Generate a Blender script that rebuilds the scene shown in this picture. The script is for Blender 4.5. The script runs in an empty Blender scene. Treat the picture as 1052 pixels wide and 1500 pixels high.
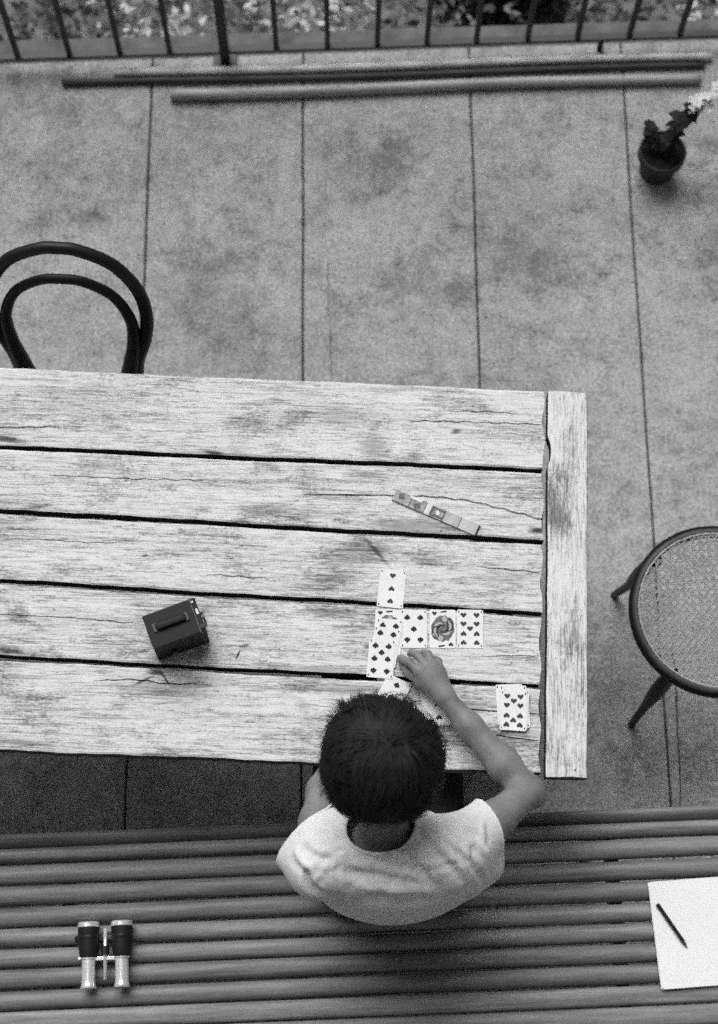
import bpy, bmesh, math, random
import numpy as np
from mathutils import Vector, Matrix

random.seed(7)
rng = np.random.default_rng(7)
scene = bpy.context.scene
C = scene.collection
R = math.radians

# ------------------------------------------------------------------ camera, sky, sun, exposure
CAM_H = 4.30                                   # leaning out over the balcony rail
cam_data = bpy.data.cameras.new('camera')
cam = bpy.data.objects.new('camera', cam_data)
C.objects.link(cam)
scene.camera = cam
cam_data.sensor_fit = 'VERTICAL'
cam_data.sensor_height = 36.0
cam_data.lens = 36.0 * 2450.0 / 1500.0
cam_data.clip_end = 3000
cam.matrix_world = (Matrix.Translation((0, 0, CAM_H)) @ Matrix.Rotation(R(18.3), 4, 'X')
                    @ Matrix.Rotation(R(2.0), 4, 'Z'))
cam_data.dof.use_dof = True
cam_data.dof.focus_distance = 3.62
cam_data.dof.aperture_fstop = 2.1

SUN_EL, SUN_AZ = 54.0, -22.0                   # azimuth clockwise from +Y (garden side)
world = bpy.data.worlds.new('World')
scene.world = world
world.use_nodes = True
wn = world.node_tree
for n in list(wn.nodes):
    wn.nodes.remove(n)
sky = wn.nodes.new('ShaderNodeTexSky')
sky.sky_type = 'NISHITA'
sky.sun_disc = False
sky.sun_elevation = R(SUN_EL)
sky.sun_rotation = R(SUN_AZ)
sky.air_density = 1.0
sky.dust_density = 3.0
bw = wn.nodes.new('ShaderNodeRGBToBW')         # black and white film
bg = wn.nodes.new('ShaderNodeBackground')
bg.inputs['Strength'].default_value = 0.05
wo = wn.nodes.new('ShaderNodeOutputWorld')
wn.links.new(sky.outputs[0], bw.inputs[0])
wn.links.new(bw.outputs[0], bg.inputs[0])
wn.links.new(bg.outputs[0], wo.inputs[0])

sun_data = bpy.data.lights.new('sun', 'SUN')
sun_data.energy = 2.1
sun_data.angle = R(46)
sun_data.color = (1, 1, 1)
sun = bpy.data.objects.new('sun', sun_data)
C.objects.link(sun)
sd = Vector((math.sin(R(SUN_AZ)) * math.cos(R(SUN_EL)), math.cos(R(SUN_AZ)) * math.cos(R(SUN_EL)), math.sin(R(SUN_EL))))
sun.rotation_euler = sd.to_track_quat('Z', 'Y').to_euler()

vs = scene.view_settings
vs.view_transform = 'Standard'
vs.look = 'None'
vs.gamma = 1.0
vs.exposure = 0.54
vs.use_curve_mapping = False
scene.cycles.use_denoising = False
scene.cycles.max_bounces = 6
scene.cycles.filter_width = 1.6
scene.cycles.use_adaptive_sampling = True     # leave the fine sampling grain in, like fast film
scene.cycles.adaptive_threshold = 0.27
scene.cycles.adaptive_min_samples = 12

# ------------------------------------------------------------------ helpers
def tag(o, label=None, cat=None, group=None, kind=None):
    if label: o['label'] = label
    if cat: o['category'] = cat
    if group: o['group'] = group
    if kind: o['kind'] = kind
    return o

def empty(name, loc=(0, 0, 0), rz=0.0):
    o = bpy.data.objects.new(name, None)
    C.objects.link(o)
    o.location = loc
    o.rotation_euler = (0, 0, rz)
    o.empty_display_size = 0.05
    return o

def mesh_obj(name, verts, faces, mat, parent=None, smooth=False, loc=None, rot=None):
    me = bpy.data.meshes.new(name)
    me.from_pydata([tuple(map(float, v)) for v in verts], [], [tuple(map(int, f)) for f in faces])
    me.update()
    if smooth:
        me.polygons.foreach_set('use_smooth', [True] * len(me.polygons))
    o = bpy.data.objects.new(name, me)
    C.objects.link(o)
    if mat: me.materials.append(mat)
    if parent: o.parent = parent
    if loc is not None: o.location = loc
    if rot is not None: o.rotation_euler = rot
    return o

def bm_obj(name, bm, mat, parent=None, smooth=False):
    me = bpy.data.meshes.new(name)
    bm.to_mesh(me)
    bm.free()
    if smooth:
        me.polygons.foreach_set('use_smooth', [True] * len(me.polygons))
    o = bpy.data.objects.new(name, me)
    C.objects.link(o)
    if mat: me.materials.append(mat)
    if parent: o.parent = parent
    return o

class MB:
    """collects pieces of one part"""
    def __init__(s): s.v = []; s.f = []; s.m = []
    def add(s, v, f, mi=0):
        b = len(s.v)
        s.v += [tuple(p) for p in v]
        s.f += [tuple(i + b for i in q) for q in f]
        s.m += [mi] * len(f)
    def build(s, name, mat, parent=None, smooth=False, mats=None):
        o = mesh_obj(name, s.v, s.f, mat, parent, smooth)
        if mats:
            for m in mats: o.data.materials.append(m)
            o.data.polygons.foreach_set('material_index', s.m)
        return o

def box_vf(c, s, bev=0.0, rz=0.0):
    """bevelled box (centre, full size)"""
    bm = bmesh.new()
    bmesh.ops.create_cube(bm, size=1.0)
    for v in bm.verts:
        v.co = Vector((v.co.x * s[0], v.co.y * s[1], v.co.z * s[2]))
    if bev > 0:
        bmesh.ops.bevel(bm, geom=list(bm.edges), offset=bev, segments=2, affect='EDGES', profile=0.6)
    M = Matrix.Translation(c) @ Matrix.Rotation(rz, 4, 'Z')
    bm.transform(M)
    bm.verts.index_update()
    V = [v.co.copy() for v in bm.verts]
    F = [[v.index for v in f.verts] for f in bm.faces]
    bm.free()
    return V, F

def tube_vf(pts, rad, seg=12, flat=1.0, cap=True, up=None):
    """tube along a polyline; rad number or list; flat squeezes the binormal axis"""
    pts = [Vector(p) for p in pts]
    n = len(pts)
    if not hasattr(rad, '__len__'): rad = [rad] * n
    V, F = [], []
    t0 = (pts[1] - pts[0]).normalized()
    nrm = Vector(up) if up else (Vector((0, 0, 1)) if abs(t0.z) < 0.9 else Vector((1, 0, 0)))
    for i in range(n):
        if i == 0: t = pts[1] - pts[0]
        elif i == n - 1: t = pts[-1] - pts[-2]
        else: t = pts[i + 1] - pts[i - 1]
        t.normalize()
        nrm = (nrm - t * nrm.dot(t)).normalized()
        b = t.cross(nrm)
        for k in range(seg):
            a = 2 * math.pi * k / seg
            V.append(pts[i] + nrm * (math.cos(a) * rad[i]) + b * (math.sin(a) * rad[i] * flat))
    for i in range(n - 1):
        for k in range(seg):
            k2 = (k + 1) % seg
            F.append((i * seg + k, i * seg + k2, (i + 1) * seg + k2, (i + 1) * seg + k))
    if cap:
        F.append(tuple(range(seg))[::-1])
        F.append(tuple((n - 1) * seg + k for k in range(seg)))
    return V, F

def lathe_vf(prof, seg=32, origin=(0, 0, 0), axis=None):
    """profile [(r, z)] turned about z (or about axis vector through origin)"""
    V, F = [], []
    for r, z in prof:
        for k in range(seg):
            a = 2 * math.pi * k / seg
            V.append(Vector((r * math.cos(a), r * math.sin(a), z)))
    n = len(prof)
    for i in range(n - 1):
        for k in range(seg):
            k2 = (k + 1) % seg
            F.append((i * seg + k, i * seg + k2, (i + 1) * seg + k2, (i + 1) * seg + k))
    M = Matrix.Translation(origin)
    if axis is not None:
        M = M @ Vector(axis).normalized().to_track_quat('Z', 'Y').to_matrix().to_4x4()
    return [M @ v for v in V], F

def smooth_path(pts, n):
    """Catmull-Rom through pts"""
    pts = [Vector(p) for p in pts]
    P = [pts[0] * 2 - pts[1]] + pts + [pts[-1] * 2 - pts[-2]]
    out = []
    m = len(pts) - 1
    for j in range(n + 1):
        u = j / n * m
        i = min(int(u), m - 1)
        t = u - i
        a, b, c, d = P[i], P[i + 1], P[i + 2], P[i + 3]
        out.append(0.5 * ((2 * b) + (c - a) * t + (2 * a - 5 * b + 4 * c - d) * t * t + (3 * b - a - 3 * c + d) * t ** 3))
    return out

# ------------------------------------------------------------------ materials
class NT:
    def __init__(s, name, rough=0.7, spec=0.3):
        s.m = bpy.data.materials.new(name)
        s.m.use_nodes = True
        s.t = s.m.node_tree
        s.b = s.t.nodes['Principled BSDF']
        s.b.inputs['Roughness'].default_value = rough
        s.b.inputs['Specular IOR Level'].default_value = spec
        s.tc = None
    def n(s, typ, **kw):
        nd = s.t.nodes.new('ShaderNode' + typ)
        for k, v in kw.items():
            setattr(nd, k, v)
        return nd
    def l(s, a, b): s.t.links.new(a, b)
    def coord(s, scale=(1, 1, 1), loc=(0, 0, 0), rot=(0, 0, 0), kind='Object'):
        if s.tc is None: s.tc = s.n('TexCoord')
        mp = s.n('Mapping')
        mp.inputs['Scale'].default_value = scale
        mp.inputs['Location'].default_value = loc
        mp.inputs['Rotation'].default_value = rot
        s.l(s.tc.outputs[kind], mp.inputs[0])
        return mp.outputs[0]
    def noise(s, vec, scale, detail=4, rough=0.55, dist=0.0):
        nd = s.n('TexNoise')
        nd.inputs['Scale'].default_value = scale
        nd.inputs['Detail'].default_value = detail
        nd.inputs['Roughness'].default_value = rough
        nd.inputs['Distortion'].default_value = dist
        s.l(vec, nd.inputs['Vector'])
        return nd.outputs[0]
    def ramp(s, fac, stops):
        nd = s.n('ValToRGB')
        cr = nd.color_ramp
        while len(cr.elements) < len(stops): cr.elements.new(0.5)
        for e, (p, v) in zip(cr.elements, stops):
            e.position = p
            e.color = (v, v, v, 1)
        s.l(fac, nd.inputs[0])
        return nd.outputs[0]
    def math(s, op, a, b=None, c=None, clamp=False):
        nd = s.n('Math', operation=op, use_clamp=clamp)
        for i, x in enumerate((a, b, c)):
            if x is None: continue
            if isinstance(x, (int, float)): nd.inputs[i].default_value = x
            else: s.l(x, nd.inputs[i])
        return nd.outputs[0]
    def color(s, val):
        s.l(val, s.b.inputs['Base Color'])
    def rough(s, val):
        s.l(val, s.b.inputs['Roughness'])
    def bump(s, h, strength=0.3, dist=0.002):
        nd = s.n('Bump')
        nd.inputs['Strength'].default_value = strength
        nd.inputs['Distance'].default_value = dist
        s.l(h, nd.inputs['Height'])
        s.l(nd.outputs[0], s.b.inputs['Normal'])

def mottled(name, lo, hi, scale=30, rough=0.6, spec=0.3, bump=0.2, bdist=0.001, stretch=(1, 1, 1), metallic=0.0, detail=5):
    m = NT(name, rough, spec)
    v = m.coord(stretch)
    a = m.noise(v, scale, detail)
    b = m.noise(v, scale * 9, 2)
    x = m.math('ADD', m.math('MULTIPLY', a, 0.7), m.math('MULTIPLY', b, 0.3))
    m.color(m.ramp(x, [(0.32, lo), (0.68, hi)]))
    m.b.inputs['Metallic'].default_value = metallic
    if bump: m.bump(x, bump, bdist)
    return m.m

def wood_mat(name, seed, along='x', base=1.0, marks=()):
    """weathered bare timber: grain, grey weathering, saw marks, stains"""
    m = NT(name, 0.8, 0.2)
    def co(sx, sy, sz, l=(0, 0, 0)):
        o_ = (seed * 3.7 + l[0], seed * 1.9 + l[1], seed * 0.7)
        return m.coord((sx, sy, sz) if along == 'x' else (sy, sx, sz), o_)
    warp = m.noise(co(1.5, 5, 1), 2.0, 2)
    vg = co(2.0, 62, 20)
    wv = m.n('VectorMath', operation='ADD')
    sc = m.n('VectorMath', operation='SCALE')
    cmb = m.n('CombineXYZ')
    m.l(warp, cmb.inputs[1 if along == 'x' else 0])
    m.l(cmb.outputs[0], sc.inputs[0]); sc.inputs['Scale'].default_value = 3.0
    m.l(vg, wv.inputs[0]); m.l(sc.outputs[0], wv.inputs[1])
    grain = m.noise(wv.outputs[0], 1.6, 8, 0.74)
    fine = m.noise(co(16, 300, 40), 1.2, 4, 0.7)
    patch = m.noise(co(4.5, 11, 3, (9, 0)), 1.25, 7, 0.70, 0.3)
    broad = m.noise(co(1.3, 3.4, 1, (4, 3)), 1.3, 4, 0.6)
    fleck = m.noise(co(60, 210, 40, (2, 0)), 1.0, 4, 0.75)
    saw = m.noise(co(260, 9, 3, (0, 5)), 1.0, 2, 0.5)
    def lines(nz, w, lo):                        # thin dark contour lines of a stretched noise: splits and fibres
        return m.ramp(m.math('ABSOLUTE', m.math('SUBTRACT', nz, 0.5)), [(0.0, lo), (w, 1.0)])
    ln1 = lines(m.noise(co(2.6, 74, 9, (3, 1)), 1.0, 5, 0.62), 0.018, 0.30)
    ln2 = lines(m.noise(co(7.0, 150, 9, (6, 2)), 1.0, 4, 0.6), 0.026, 0.58)
    lmask = m.ramp(m.noise(co(5, 14, 2, (1, 7)), 1.0, 3), [(0.44, 1.0), (0.60, 0.0)])
    lmask2 = m.ramp(m.noise(co(9, 22, 2, (5, 3)), 1.0, 3), [(0.40, 1.0), (0.56, 0.0)])
    ln1 = m.math('MAXIMUM', ln1, lmask)
    ln2 = m.math('MAXIMUM', ln2, lmask2)
    speck = m.ramp(m.noise(co(75, 150, 40, (8, 8)), 1.0, 3, 0.6), [(0.27, 0.12), (0.325, 1.0)])
    g = m.ramp(grain, [(0.28, 0.42), (0.38, 0.76), (0.46, 1.0), (1.0, 1.0)])
    fi = m.ramp(fine, [(0.30, 0.62), (0.46, 1.0)])
    grit = m.noise(co(110, 260, 40, (4, 6)), 1.0, 3, 0.7)
    gs = m.math('MULTIPLY', m.math('SUBTRACT', grit, 0.5), 0.40)
    fs_ = m.math('MULTIPLY', m.math('SUBTRACT', fine, 0.5), 0.40)
    pg = m.math('ADD', m.math('ADD', patch, gs), fs_)
    pa = m.ramp(pg, [(0.28, 0.26), (0.38, 0.62), (0.47, 1.0)])
    br = m.ramp(m.math('ADD', broad, m.math('ADD', gs, fs_)), [(0.30, 0.55), (0.46, 1.0)])
    fl = m.ramp(fleck, [(0.30, 0.30), (0.38, 1.0)])
    sa = m.ramp(saw, [(0.32, 0.78), (0.42, 1.0)])
    # saw marks only where the surface is grey
    sam = m.math('MAXIMUM', sa, m.ramp(patch, [(0.38, 0.0), (0.47, 1.0)]))
    x = m.math('MULTIPLY', g, fi)
    for t in (pa, br, fl, sam, ln1, ln2, speck):
        x = m.math('MULTIPLY', x, t)
    x = m.math('ADD', m.math('MULTIPLY', x, 0.67 * base), 0.04 * base)
    for (mx, my, ang, rx, ry, dark) in marks:
        v = m.coord((1, 1, 0), (0, 0, 0))
        sb = m.n('VectorMath', operation='SUBTRACT')
        m.l(v, sb.inputs[0]); sb.inputs[1].default_value = (mx, my, 0)
        mp = m.n('Mapping', vector_type='TEXTURE')
        mp.inputs['Rotation'].default_value = (0, 0, ang)
        mp.inputs['Scale'].default_value = (rx, ry, 1)
        m.l(sb.outputs[0], mp.inputs[0])
        ln = m.n('VectorMath', operation='LENGTH')
        m.l(mp.outputs[0], ln.inputs[0])
        d = m.math('ADD', ln.outputs['Value'], m.math('MULTIPLY', m.math('ADD', m.math('SUBTRACT', fleck, 0.5), m.math('SUBTRACT', fine, 0.5)), 1.7 if dark > 0.4 else 0.9))
        x = m.math('MULTIPLY', x, m.ramp(d, [(0.30, dark), (0.85, 1.0)]))
    m.color(x)
    m.bump(m.math('ADD', m.math('MULTIPLY', m.math('MULTIPLY', g, ln1), 0.6), m.math('MULTIPLY', fi, 0.4)), 0.55, 0.0015)
    return m.m

def concrete_mat():
    m = NT('concrete', 0.85, 0.25)
    v = m.coord()
    a = m.noise(v, 1.7, 6, 0.62)
    b = m.noise(m.coord((1, 1, 1), (5, 3, 0)), 7, 6, 0.68, 0.4)
    c = m.noise(v, 120, 3, 0.7)
    d = m.noise(m.coord((1, 1, 1), (2, 8, 0)), 26, 4, 0.7)
    gr = m.math('MULTIPLY', m.math('SUBTRACT', c, 0.5), 0.42)
    g2 = m.math('MULTIPLY', m.math('SUBTRACT', d, 0.5), 0.5)
    ag = m.math('ADD', a, m.math('ADD', gr, g2))
    bg_ = m.math('ADD', b, m.math('ADD', gr, g2))
    x = m.math('MULTIPLY', m.ramp(ag, [(0.32, 0.70), (0.60, 1.0)]), m.ramp(bg_, [(0.28, 0.64), (0.48, 0.98), (0.72, 1.18)]))
    x = m.math('MULTIPLY', x, m.ramp(c, [(0.32, 0.62), (0.55, 1.0), (0.75, 1.25)]))
    x = m.math('MULTIPLY', x, m.ramp(d, [(0.28, 0.5), (0.36, 1.0)]))
    for (mx, my, rx, ry, dark) in ((0.03, 2.50, 0.16, 0.11, 0.55), (-0.83, 2.28, 0.10, 0.05, 0.66), (-0.93, 2.42, 0.09, 0.4, 0.8), (0.42, 2.2, 0.22, 0.16, 0.8),
                                   (-0.45, 2.05, 0.18, 0.3, 0.85), (0.15, 2.1, 0.2, 0.12, 0.8), (1.05, 2.35, 0.2, 0.3, 0.72)):
        sb = m.n('VectorMath', operation='SUBTRACT')
        m.l(m.coord((1, 1, 0)), sb.inputs[0]); sb.inputs[1].default_value = (mx, my, 0)
        dv = m.n('VectorMath', operation='DIVIDE')
        m.l(sb.outputs[0], dv.inputs[0]); dv.inputs[1].default_value = (rx, ry, 1)
        ln = m.n('VectorMath', operation='LENGTH')
        m.l(dv.outputs[0], ln.inputs[0])
        dd = m.math('ADD', ln.outputs['Value'], m.math('MULTIPLY', m.math('SUBTRACT', bg_, 0.5), 2.4))
        x = m.math('MULTIPLY', x, m.ramp(dd, [(0.25, dark), (1.0, 1.0)]))
    e = m.noise(m.coord((1, 1, 1), (7, 1, 0)), 55, 3, 0.6)
    x = m.math('MULTIPLY', x, m.ramp(e, [(0.27, 0.45), (0.33, 1.0)]))
    m.color(m.math('MULTIPLY', x, 0.395))
    m.bump(m.math('ADD', c, m.math('MULTIPLY', d, 0.6)), 0.3, 0.0015)
    return m.m

M = {}
M['concrete'] = concrete_mat()
M['gap_shade_edge'] = mottled('gap_shade_sawn_edge', 0.03, 0.10, 30, 0.9, 0.1, 0.4)  # near-black plank sides: the shade of the gaps put into the colour
M['joint'] = mottled('joint_filler', 0.02, 0.05, 40)
M['iron'] = mottled('black_iron', 0.012, 0.03, 50, 0.5, 0.4, 0.3)
M['bamboo'] = mottled('dry_bamboo', 0.20, 0.44, 6, 0.5, 0.4, 0.1, stretch=(0.5, 6, 6))
M['bamboo_dark'] = mottled('charred_bamboo', 0.025, 0.06, 6, 0.6, 0.3, 0.1, stretch=(0.5, 6, 6))
M['pot'] = mottled('dark_clay', 0.015, 0.035, 20, 0.7)
M['soil'] = mottled('soil', 0.008, 0.03, 60, 0.95, 0.1, 0.8, 0.006)
M['leaf_dark'] = mottled('dark_leaf', 0.007, 0.025, 30, 0.7, 0.2)
M['petal'] = mottled('pale_petal', 0.58, 0.78, 30, 0.7)
M['bentwood'] = mottled('black_lacquered_bentwood', 0.005, 0.013, 9, 0.45, 0.25, 0.05)
M['seat_rim'] = mottled('worn_bentwood', 0.03, 0.075, 16, 0.45, 0.3, 0.1)
M['cane'] = mottled('cane', 0.24, 0.44, 60, 0.55, 0.4, 0.2)
M['slat'] = mottled('painted_slat', 0.15, 0.27, 5, 0.45, 0.4, 0.25, stretch=(0.8, 14, 14))
M['bench_frame'] = mottled('bench_iron', 0.02, 0.05, 20)
M['paper'] = mottled('white_paper', 0.78, 0.82, 8, 0.9, 0.1, 0.0)
M['board'] = mottled('grey_cardboard', 0.3, 0.4, 30)
M['pencil'] = mottled('black_pencil', 0.012, 0.02, 30, 0.35, 0.5, 0.0)
M['leather'] = mottled('black_leatherette', 0.004, 0.014, 420, 0.6, 0.3, 0.6, 0.0006)
M['black'] = mottled('black_enamel', 0.008, 0.016, 30, 0.3, 0.5, 0.0)
M['chrome'] = mottled('nickel_plate', 0.8, 0.92, 30, 0.22, 0.6, 0.0, metallic=0.55)
M['lens'] = mottled('dark_glass', 0.01, 0.02, 30, 0.05, 0.8, 0.0)
M['finder'] = mottled('ground_glass', 0.55, 0.7, 40, 0.2, 0.5, 0.0)
M['card'] = mottled('card_stock', 0.70, 0.80, 14, 0.55, 0.3, 0.0)
M['card_back'] = mottled('card_back', 0.3, 0.4, 300, 0.55, 0.3, 0.0)
M['pip_black'] = mottled('black_ink', 0.015, 0.03, 200, 0.6, 0.2, 0.0)
M['pip_red'] = mottled('red_ink_as_dark_grey', 0.03, 0.06, 200, 0.6, 0.2, 0.0)
M['court_mid'] = mottled('court_ink', 0.05, 0.22, 260, 0.6, 0.2, 0.0)
M['court_light'] = mottled('court_tint', 0.3, 0.55, 200, 0.6, 0.2, 0.0)
M['shirt'] = None
M['skin'] = None
M['plaster'] = mottled('plaster', 0.35, 0.5, 6, 0.9, 0.2, 0.3)
M['garden'] = mottled('garden_soil', 0.08, 0.34, 16, 0.95, 0.1, 0.8, 0.01)
M['kerb'] = mottled('kerb_stone', 0.07, 0.19, 14, 0.9, 0.2, 0.3)

sk = NT('skin', 0.55, 0.35)
v = sk.coord()
q = sk.noise(v, 22, 4)
q2 = sk.noise(v, 260, 3)
sk.color(sk.ramp(sk.math('ADD', sk.math('MULTIPLY', q, 0.7), sk.math('MULTIPLY', q2, 0.3)), [(0.32, 0.13), (0.68, 0.24)]))
sk.bump(q2, 0.15, 0.0006)
M['skin'] = sk.m
sh = NT('cotton', 0.95, 0.1)
v = sh.coord()
q = sh.noise(v, 9, 4)
q2 = sh.noise(v, 420, 2, 0.7)
q3 = sh.noise(sh.coord((1, 1.6, 1)), 34, 4, 0.6)
sh.color(sh.ramp(sh.math('ADD', sh.math('MULTIPLY', q, 0.6), sh.math('MULTIPLY', q2, 0.4)), [(0.3, 0.60), (0.65, 0.74)]))
sh.bump(sh.math('ADD', sh.math('MULTIPLY', q2, 0.10), q3), 0.5, 0.004)
M['shirt'] = sh.m
M['trousers'] = mottled('dark_cotton', 0.012, 0.03, 40, 0.95, 0.1, 0.4)
hm = NT('dark_hair', 0.62, 0.22)
v = hm.coord((1, 1, 1))
hm.color(hm.ramp(hm.noise(v, 60, 3), [(0.3, 0.004), (0.7, 0.016)]))
M['hair'] = hm.m

# ------------------------------------------------------------------ the setting
TERR = R(4.3)                                   # the terrace lies a little askew to the camera
JOINT = math.tan(R(2.35))
def joint_x(x0, y): return x0 - JOINT * (y - 2.72)

floor = empty('terrace_floor', (0, 0, 0))
tag(floor, kind='structure')
jx = [-2.62, -2.15, -1.65, -1.12, -0.656, -0.207, 0.287, 0.742, 1.20, 1.66, 2.14, 2.62]
def edge_y(x): return 2.868 + 0.0795 * x
for i in range(len(jx) - 1):
    g = 0.0026
    ya, n = -1.55, 40
    V, F = [], []
    for k in range(n + 1):
        t = k / n
        for side, e in ((jx[i], g), (jx[i + 1], -g)):
            x = joint_x(side, 0)
            yb = edge_y(side)
            y = ya + (yb - ya) * t
            w = e + 0.0016 * math.sin(7.3 * y + side * 9) * math.sin(3.1 * y + side)
            x = joint_x(side, y) + w
            s = 1 if e > 0 else -1
            if e > 0: V += [(x, y, -0.10), (x, y, -0.003), (x + 0.003, y, 0.0)]
            else: V += [(x - 0.003, y, 0.0), (x, y, -0.003), (x, y, -0.10)]
    for k in range(n):
        a, b = k * 6, (k + 1) * 6
        for j in range(5):
            F.append((a + j, a + j + 1, b + j + 1, b + j))
    F.append((n * 6, n * 6 + 1, n * 6 + 2, n * 6 + 3, n * 6 + 4, n * 6 + 5))
    mesh_obj('slab', V, F, M['concrete'], floor)
mesh_obj('joint_bed', [(-3.2, -1.6, -0.022), (3.2, -1.6, -0.022), (3.2, 3.15, -0.022), (-3.2, 2.64, -0.022)], [(0, 1, 2, 3)], M['joint'], floor)
# hairline cracks in the slabs: thin open grooves lined with dirt
def hair_crack(pts, w):
    pts = smooth_path([(x, y, 0.0006) for x, y in pts], 26)
    V, F = [], []
    for i, p in enumerate(pts):
        ww = w * (0.5 + 0.5 * random.random()) * math.sin(math.pi * (0.06 + 0.88 * i / (len(pts) - 1)))
        j = random.uniform(-0.0015, 0.0015)
        V += [(p.x - ww + j, p.y, p.z), (p.x + ww + j, p.y, p.z)]
    for i in range(len(pts) - 1):
        F.append((2 * i, 2 * i + 1, 2 * i + 3, 2 * i + 2))
    mesh_obj('crack', V, F, M['joint'], floor)
hair_crack([(-0.112, 2.20), (-0.107, 2.05), (-0.094, 1.90), (-0.088, 1.70)], 0.0015)
hair_crack([(0.838, 1.10), (0.846, 0.96), (0.849, 0.80), (0.853, 0.55)], 0.0035)

# terrace edge stone, garden below, house behind
V, F = box_vf((0, 2.912, -0.252), (6.4, 0.078, 0.49), 0.006)
ks = mesh_obj('kerb', [Matrix.Rotation(R(4.38), 3, 'Z') @ (p - Vector((0, 2.905, 0))) + Vector((0, 2.905, 0)) for p in map(Vector, V)], F, M['kerb'])
tag(ks, kind='structure')
N = 40
V, F = [], []
gx = [-900, -300, -100, -40, -15, -8] + list(np.linspace(-5, 5, 41)) + [8, 15, 40, 100, 300, 900]
gy = [-900, -200, -40, -10, 0, 2] + list(np.linspace(2.9, 9, 31)) + [12, 20, 50, 150, 400, 900]
for y in gy:
    for x in gx:
        near = abs(x) < 6 and 2.5 < y < 10
        V.append((x, y, -0.42 + (0.05 * math.sin(x * 3.1 + y) * math.cos(y * 2.7) if near else 0)))
nx = len(gx)
for j in range(len(gy) - 1):
    for i in range(nx - 1):
        F.append((j * nx + i, j * nx + i + 1, (j + 1) * nx + i + 1, (j + 1) * nx + i))
tag(mesh_obj('garden_ground', V, F, M['garden'], smooth=True), kind='structure')

# the house whose balcony the picture is taken from
hw = empty('house_facade', (0, -1.45, 0), TERR)
tag(hw, 'pale plastered house front with an overhanging balcony above the terrace', 'house')
wb = MB()
for c, s in (((-2.1, 0, 3.2), (2.9, 0.3, 6.4)), ((2.1, 0, 3.2), (2.9, 0.3, 6.4)), ((0, 0, 2.52), (1.3, 0.28, 0.7)), ((0, 0, 5.85), (1.3, 0.28, 1.1))):
    wb.add(*box_vf(c, s, 0.004))
wb.build('wall', M['plaster'], hw)
db = MB()
db.add(*box_vf((0, 0.02, 1.09), (1.28, 0.06, 2.14), 0.004))
db.build('door', M['slat'], hw)
d2 = MB()
d2.add(*box_vf((0, 0.02, 4.1), (1.28, 0.06, 2.3), 0.004))
d2.build('door', M['slat'], hw)
sb_ = MB()
sb_.add(*box_vf((0, 0.73, 2.84), (6.6, 1.14, 0.2), 0.01))
sb_.build('balcony_slab', M['plaster'], hw)

# ------------------------------------------------------------------ railing
rail = empty('iron_railing', (0, 2.85, 0), 0)
tag(rail, 'black iron railing with square balusters along the terrace edge', 'railing')
def rail_y(x): return 2.8505 + 0.0795 * x - 2.85
bb = MB()
bb.add(*box_vf((0, 0, 0.060), (4.2, 0.022, 0.012), 0.001, math.atan(0.0795)))
bb.build('bottom_rail', M['iron'], rail)
bb = MB()
bb.add(*box_vf((0, 0, 0.98), (4.2, 0.04, 0.014), 0.003, math.atan(0.0795)))
bb.build('top_rail', M['iron'], rail)
bal_x = [-1.97, -1.81, -1.65, -1.50, -1.345, -1.195, -1.044, -0.894, -0.747, -0.602, -0.29, -0.14, 0.006, 0.151, 0.297, 0.448, 0.595, 0.747, 0.897, 1.05, 1.2, 1.35, 1.5, 1.65, 1.8]
proto = None
for x in bal_x:
    if proto is None:
        q = MB(); q.add(*box_vf((0, 0, 0.52), (0.015, 0.015, 0.907), 0.001))
        proto = q.build('baluster', M['iron'], rail); o = proto
    else:
        o = proto.copy(); C.objects.link(o); o.parent = rail
    o.location = (x, rail_y(x), 0)
    o.rotation_euler = (random.uniform(-.006, .006), random.uniform(-.006, .006), math.atan(0.0795))
for x in (-0.443, -2.05, 1.92):
    q = MB(); q.add(*box_vf((x, rail_y(x), 0.50), (0.028, 0.028, 1.0), 0.002, math.atan(0.0795)))
    q.add(*box_vf((x, rail_y(x), 0.004), (0.07, 0.05, 0.008), 0.002, math.atan(0.0795)))
    q.build('post', M['iron'], rail)
q = MB(); q.add(*box_vf((0.669, rail_y(0.669) , 0.027), (0.016, 0.016, 0.054), 0.001)); q.build('rail_foot', M['iron'], rail)

# garden growth: an uncountable out of focus mass below the rail
fol = MB()
gm = [mottled('leaf_tone_dark', 0.015, 0.05, 20, 0.6), mottled('leaf_tone_mid', 0.10, 0.22, 20, 0.6), mottled('leaf_tone_pale', 0.36, 0.62, 20, 0.6)]
for k in range(11000):
    x = random.uniform(-2.6, 2.6)
    y = 2.99 + 0.08 * x + abs(random.gauss(0, 1)) * 0.6
    cl = math.sin(x * 5.3 + 1) * math.sin(y * 6.1 + x * 2.0)
    cl2 = math.sin(x * 9.7 + y * 7.0) + math.sin(x * 4.1 - y * 11)
    z = -0.42 + random.random() ** 1.5 * (0.24 + 0.16 * cl)
    s = random.uniform(0.008, 0.024)
    a = random.uniform(0, 6.28); tl = random.uniform(-0.8, 0.8)
    u = Vector((math.cos(a), math.sin(a), 0.3 * tl)); w = Vector((-math.sin(a), math.cos(a), tl)).normalized() * 0.55
    p = Vector((x, y, z))
    mi = 2 if cl2 > 0.2 and random.random() < 0.5 else (1 if random.random() < 0.5 + 0.3 * cl else 0)
    fol.add([p - u * s, p + w * s, p + u * s * 1.1, p - w * s], [(0, 1, 2, 3)], mi)
fo = fol.build('garden_undergrowth', None, None, mats=gm)
tag(fo, 'mottled dark and pale garden growth beyond the railing', 'undergrowth', kind='stuff')

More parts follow.
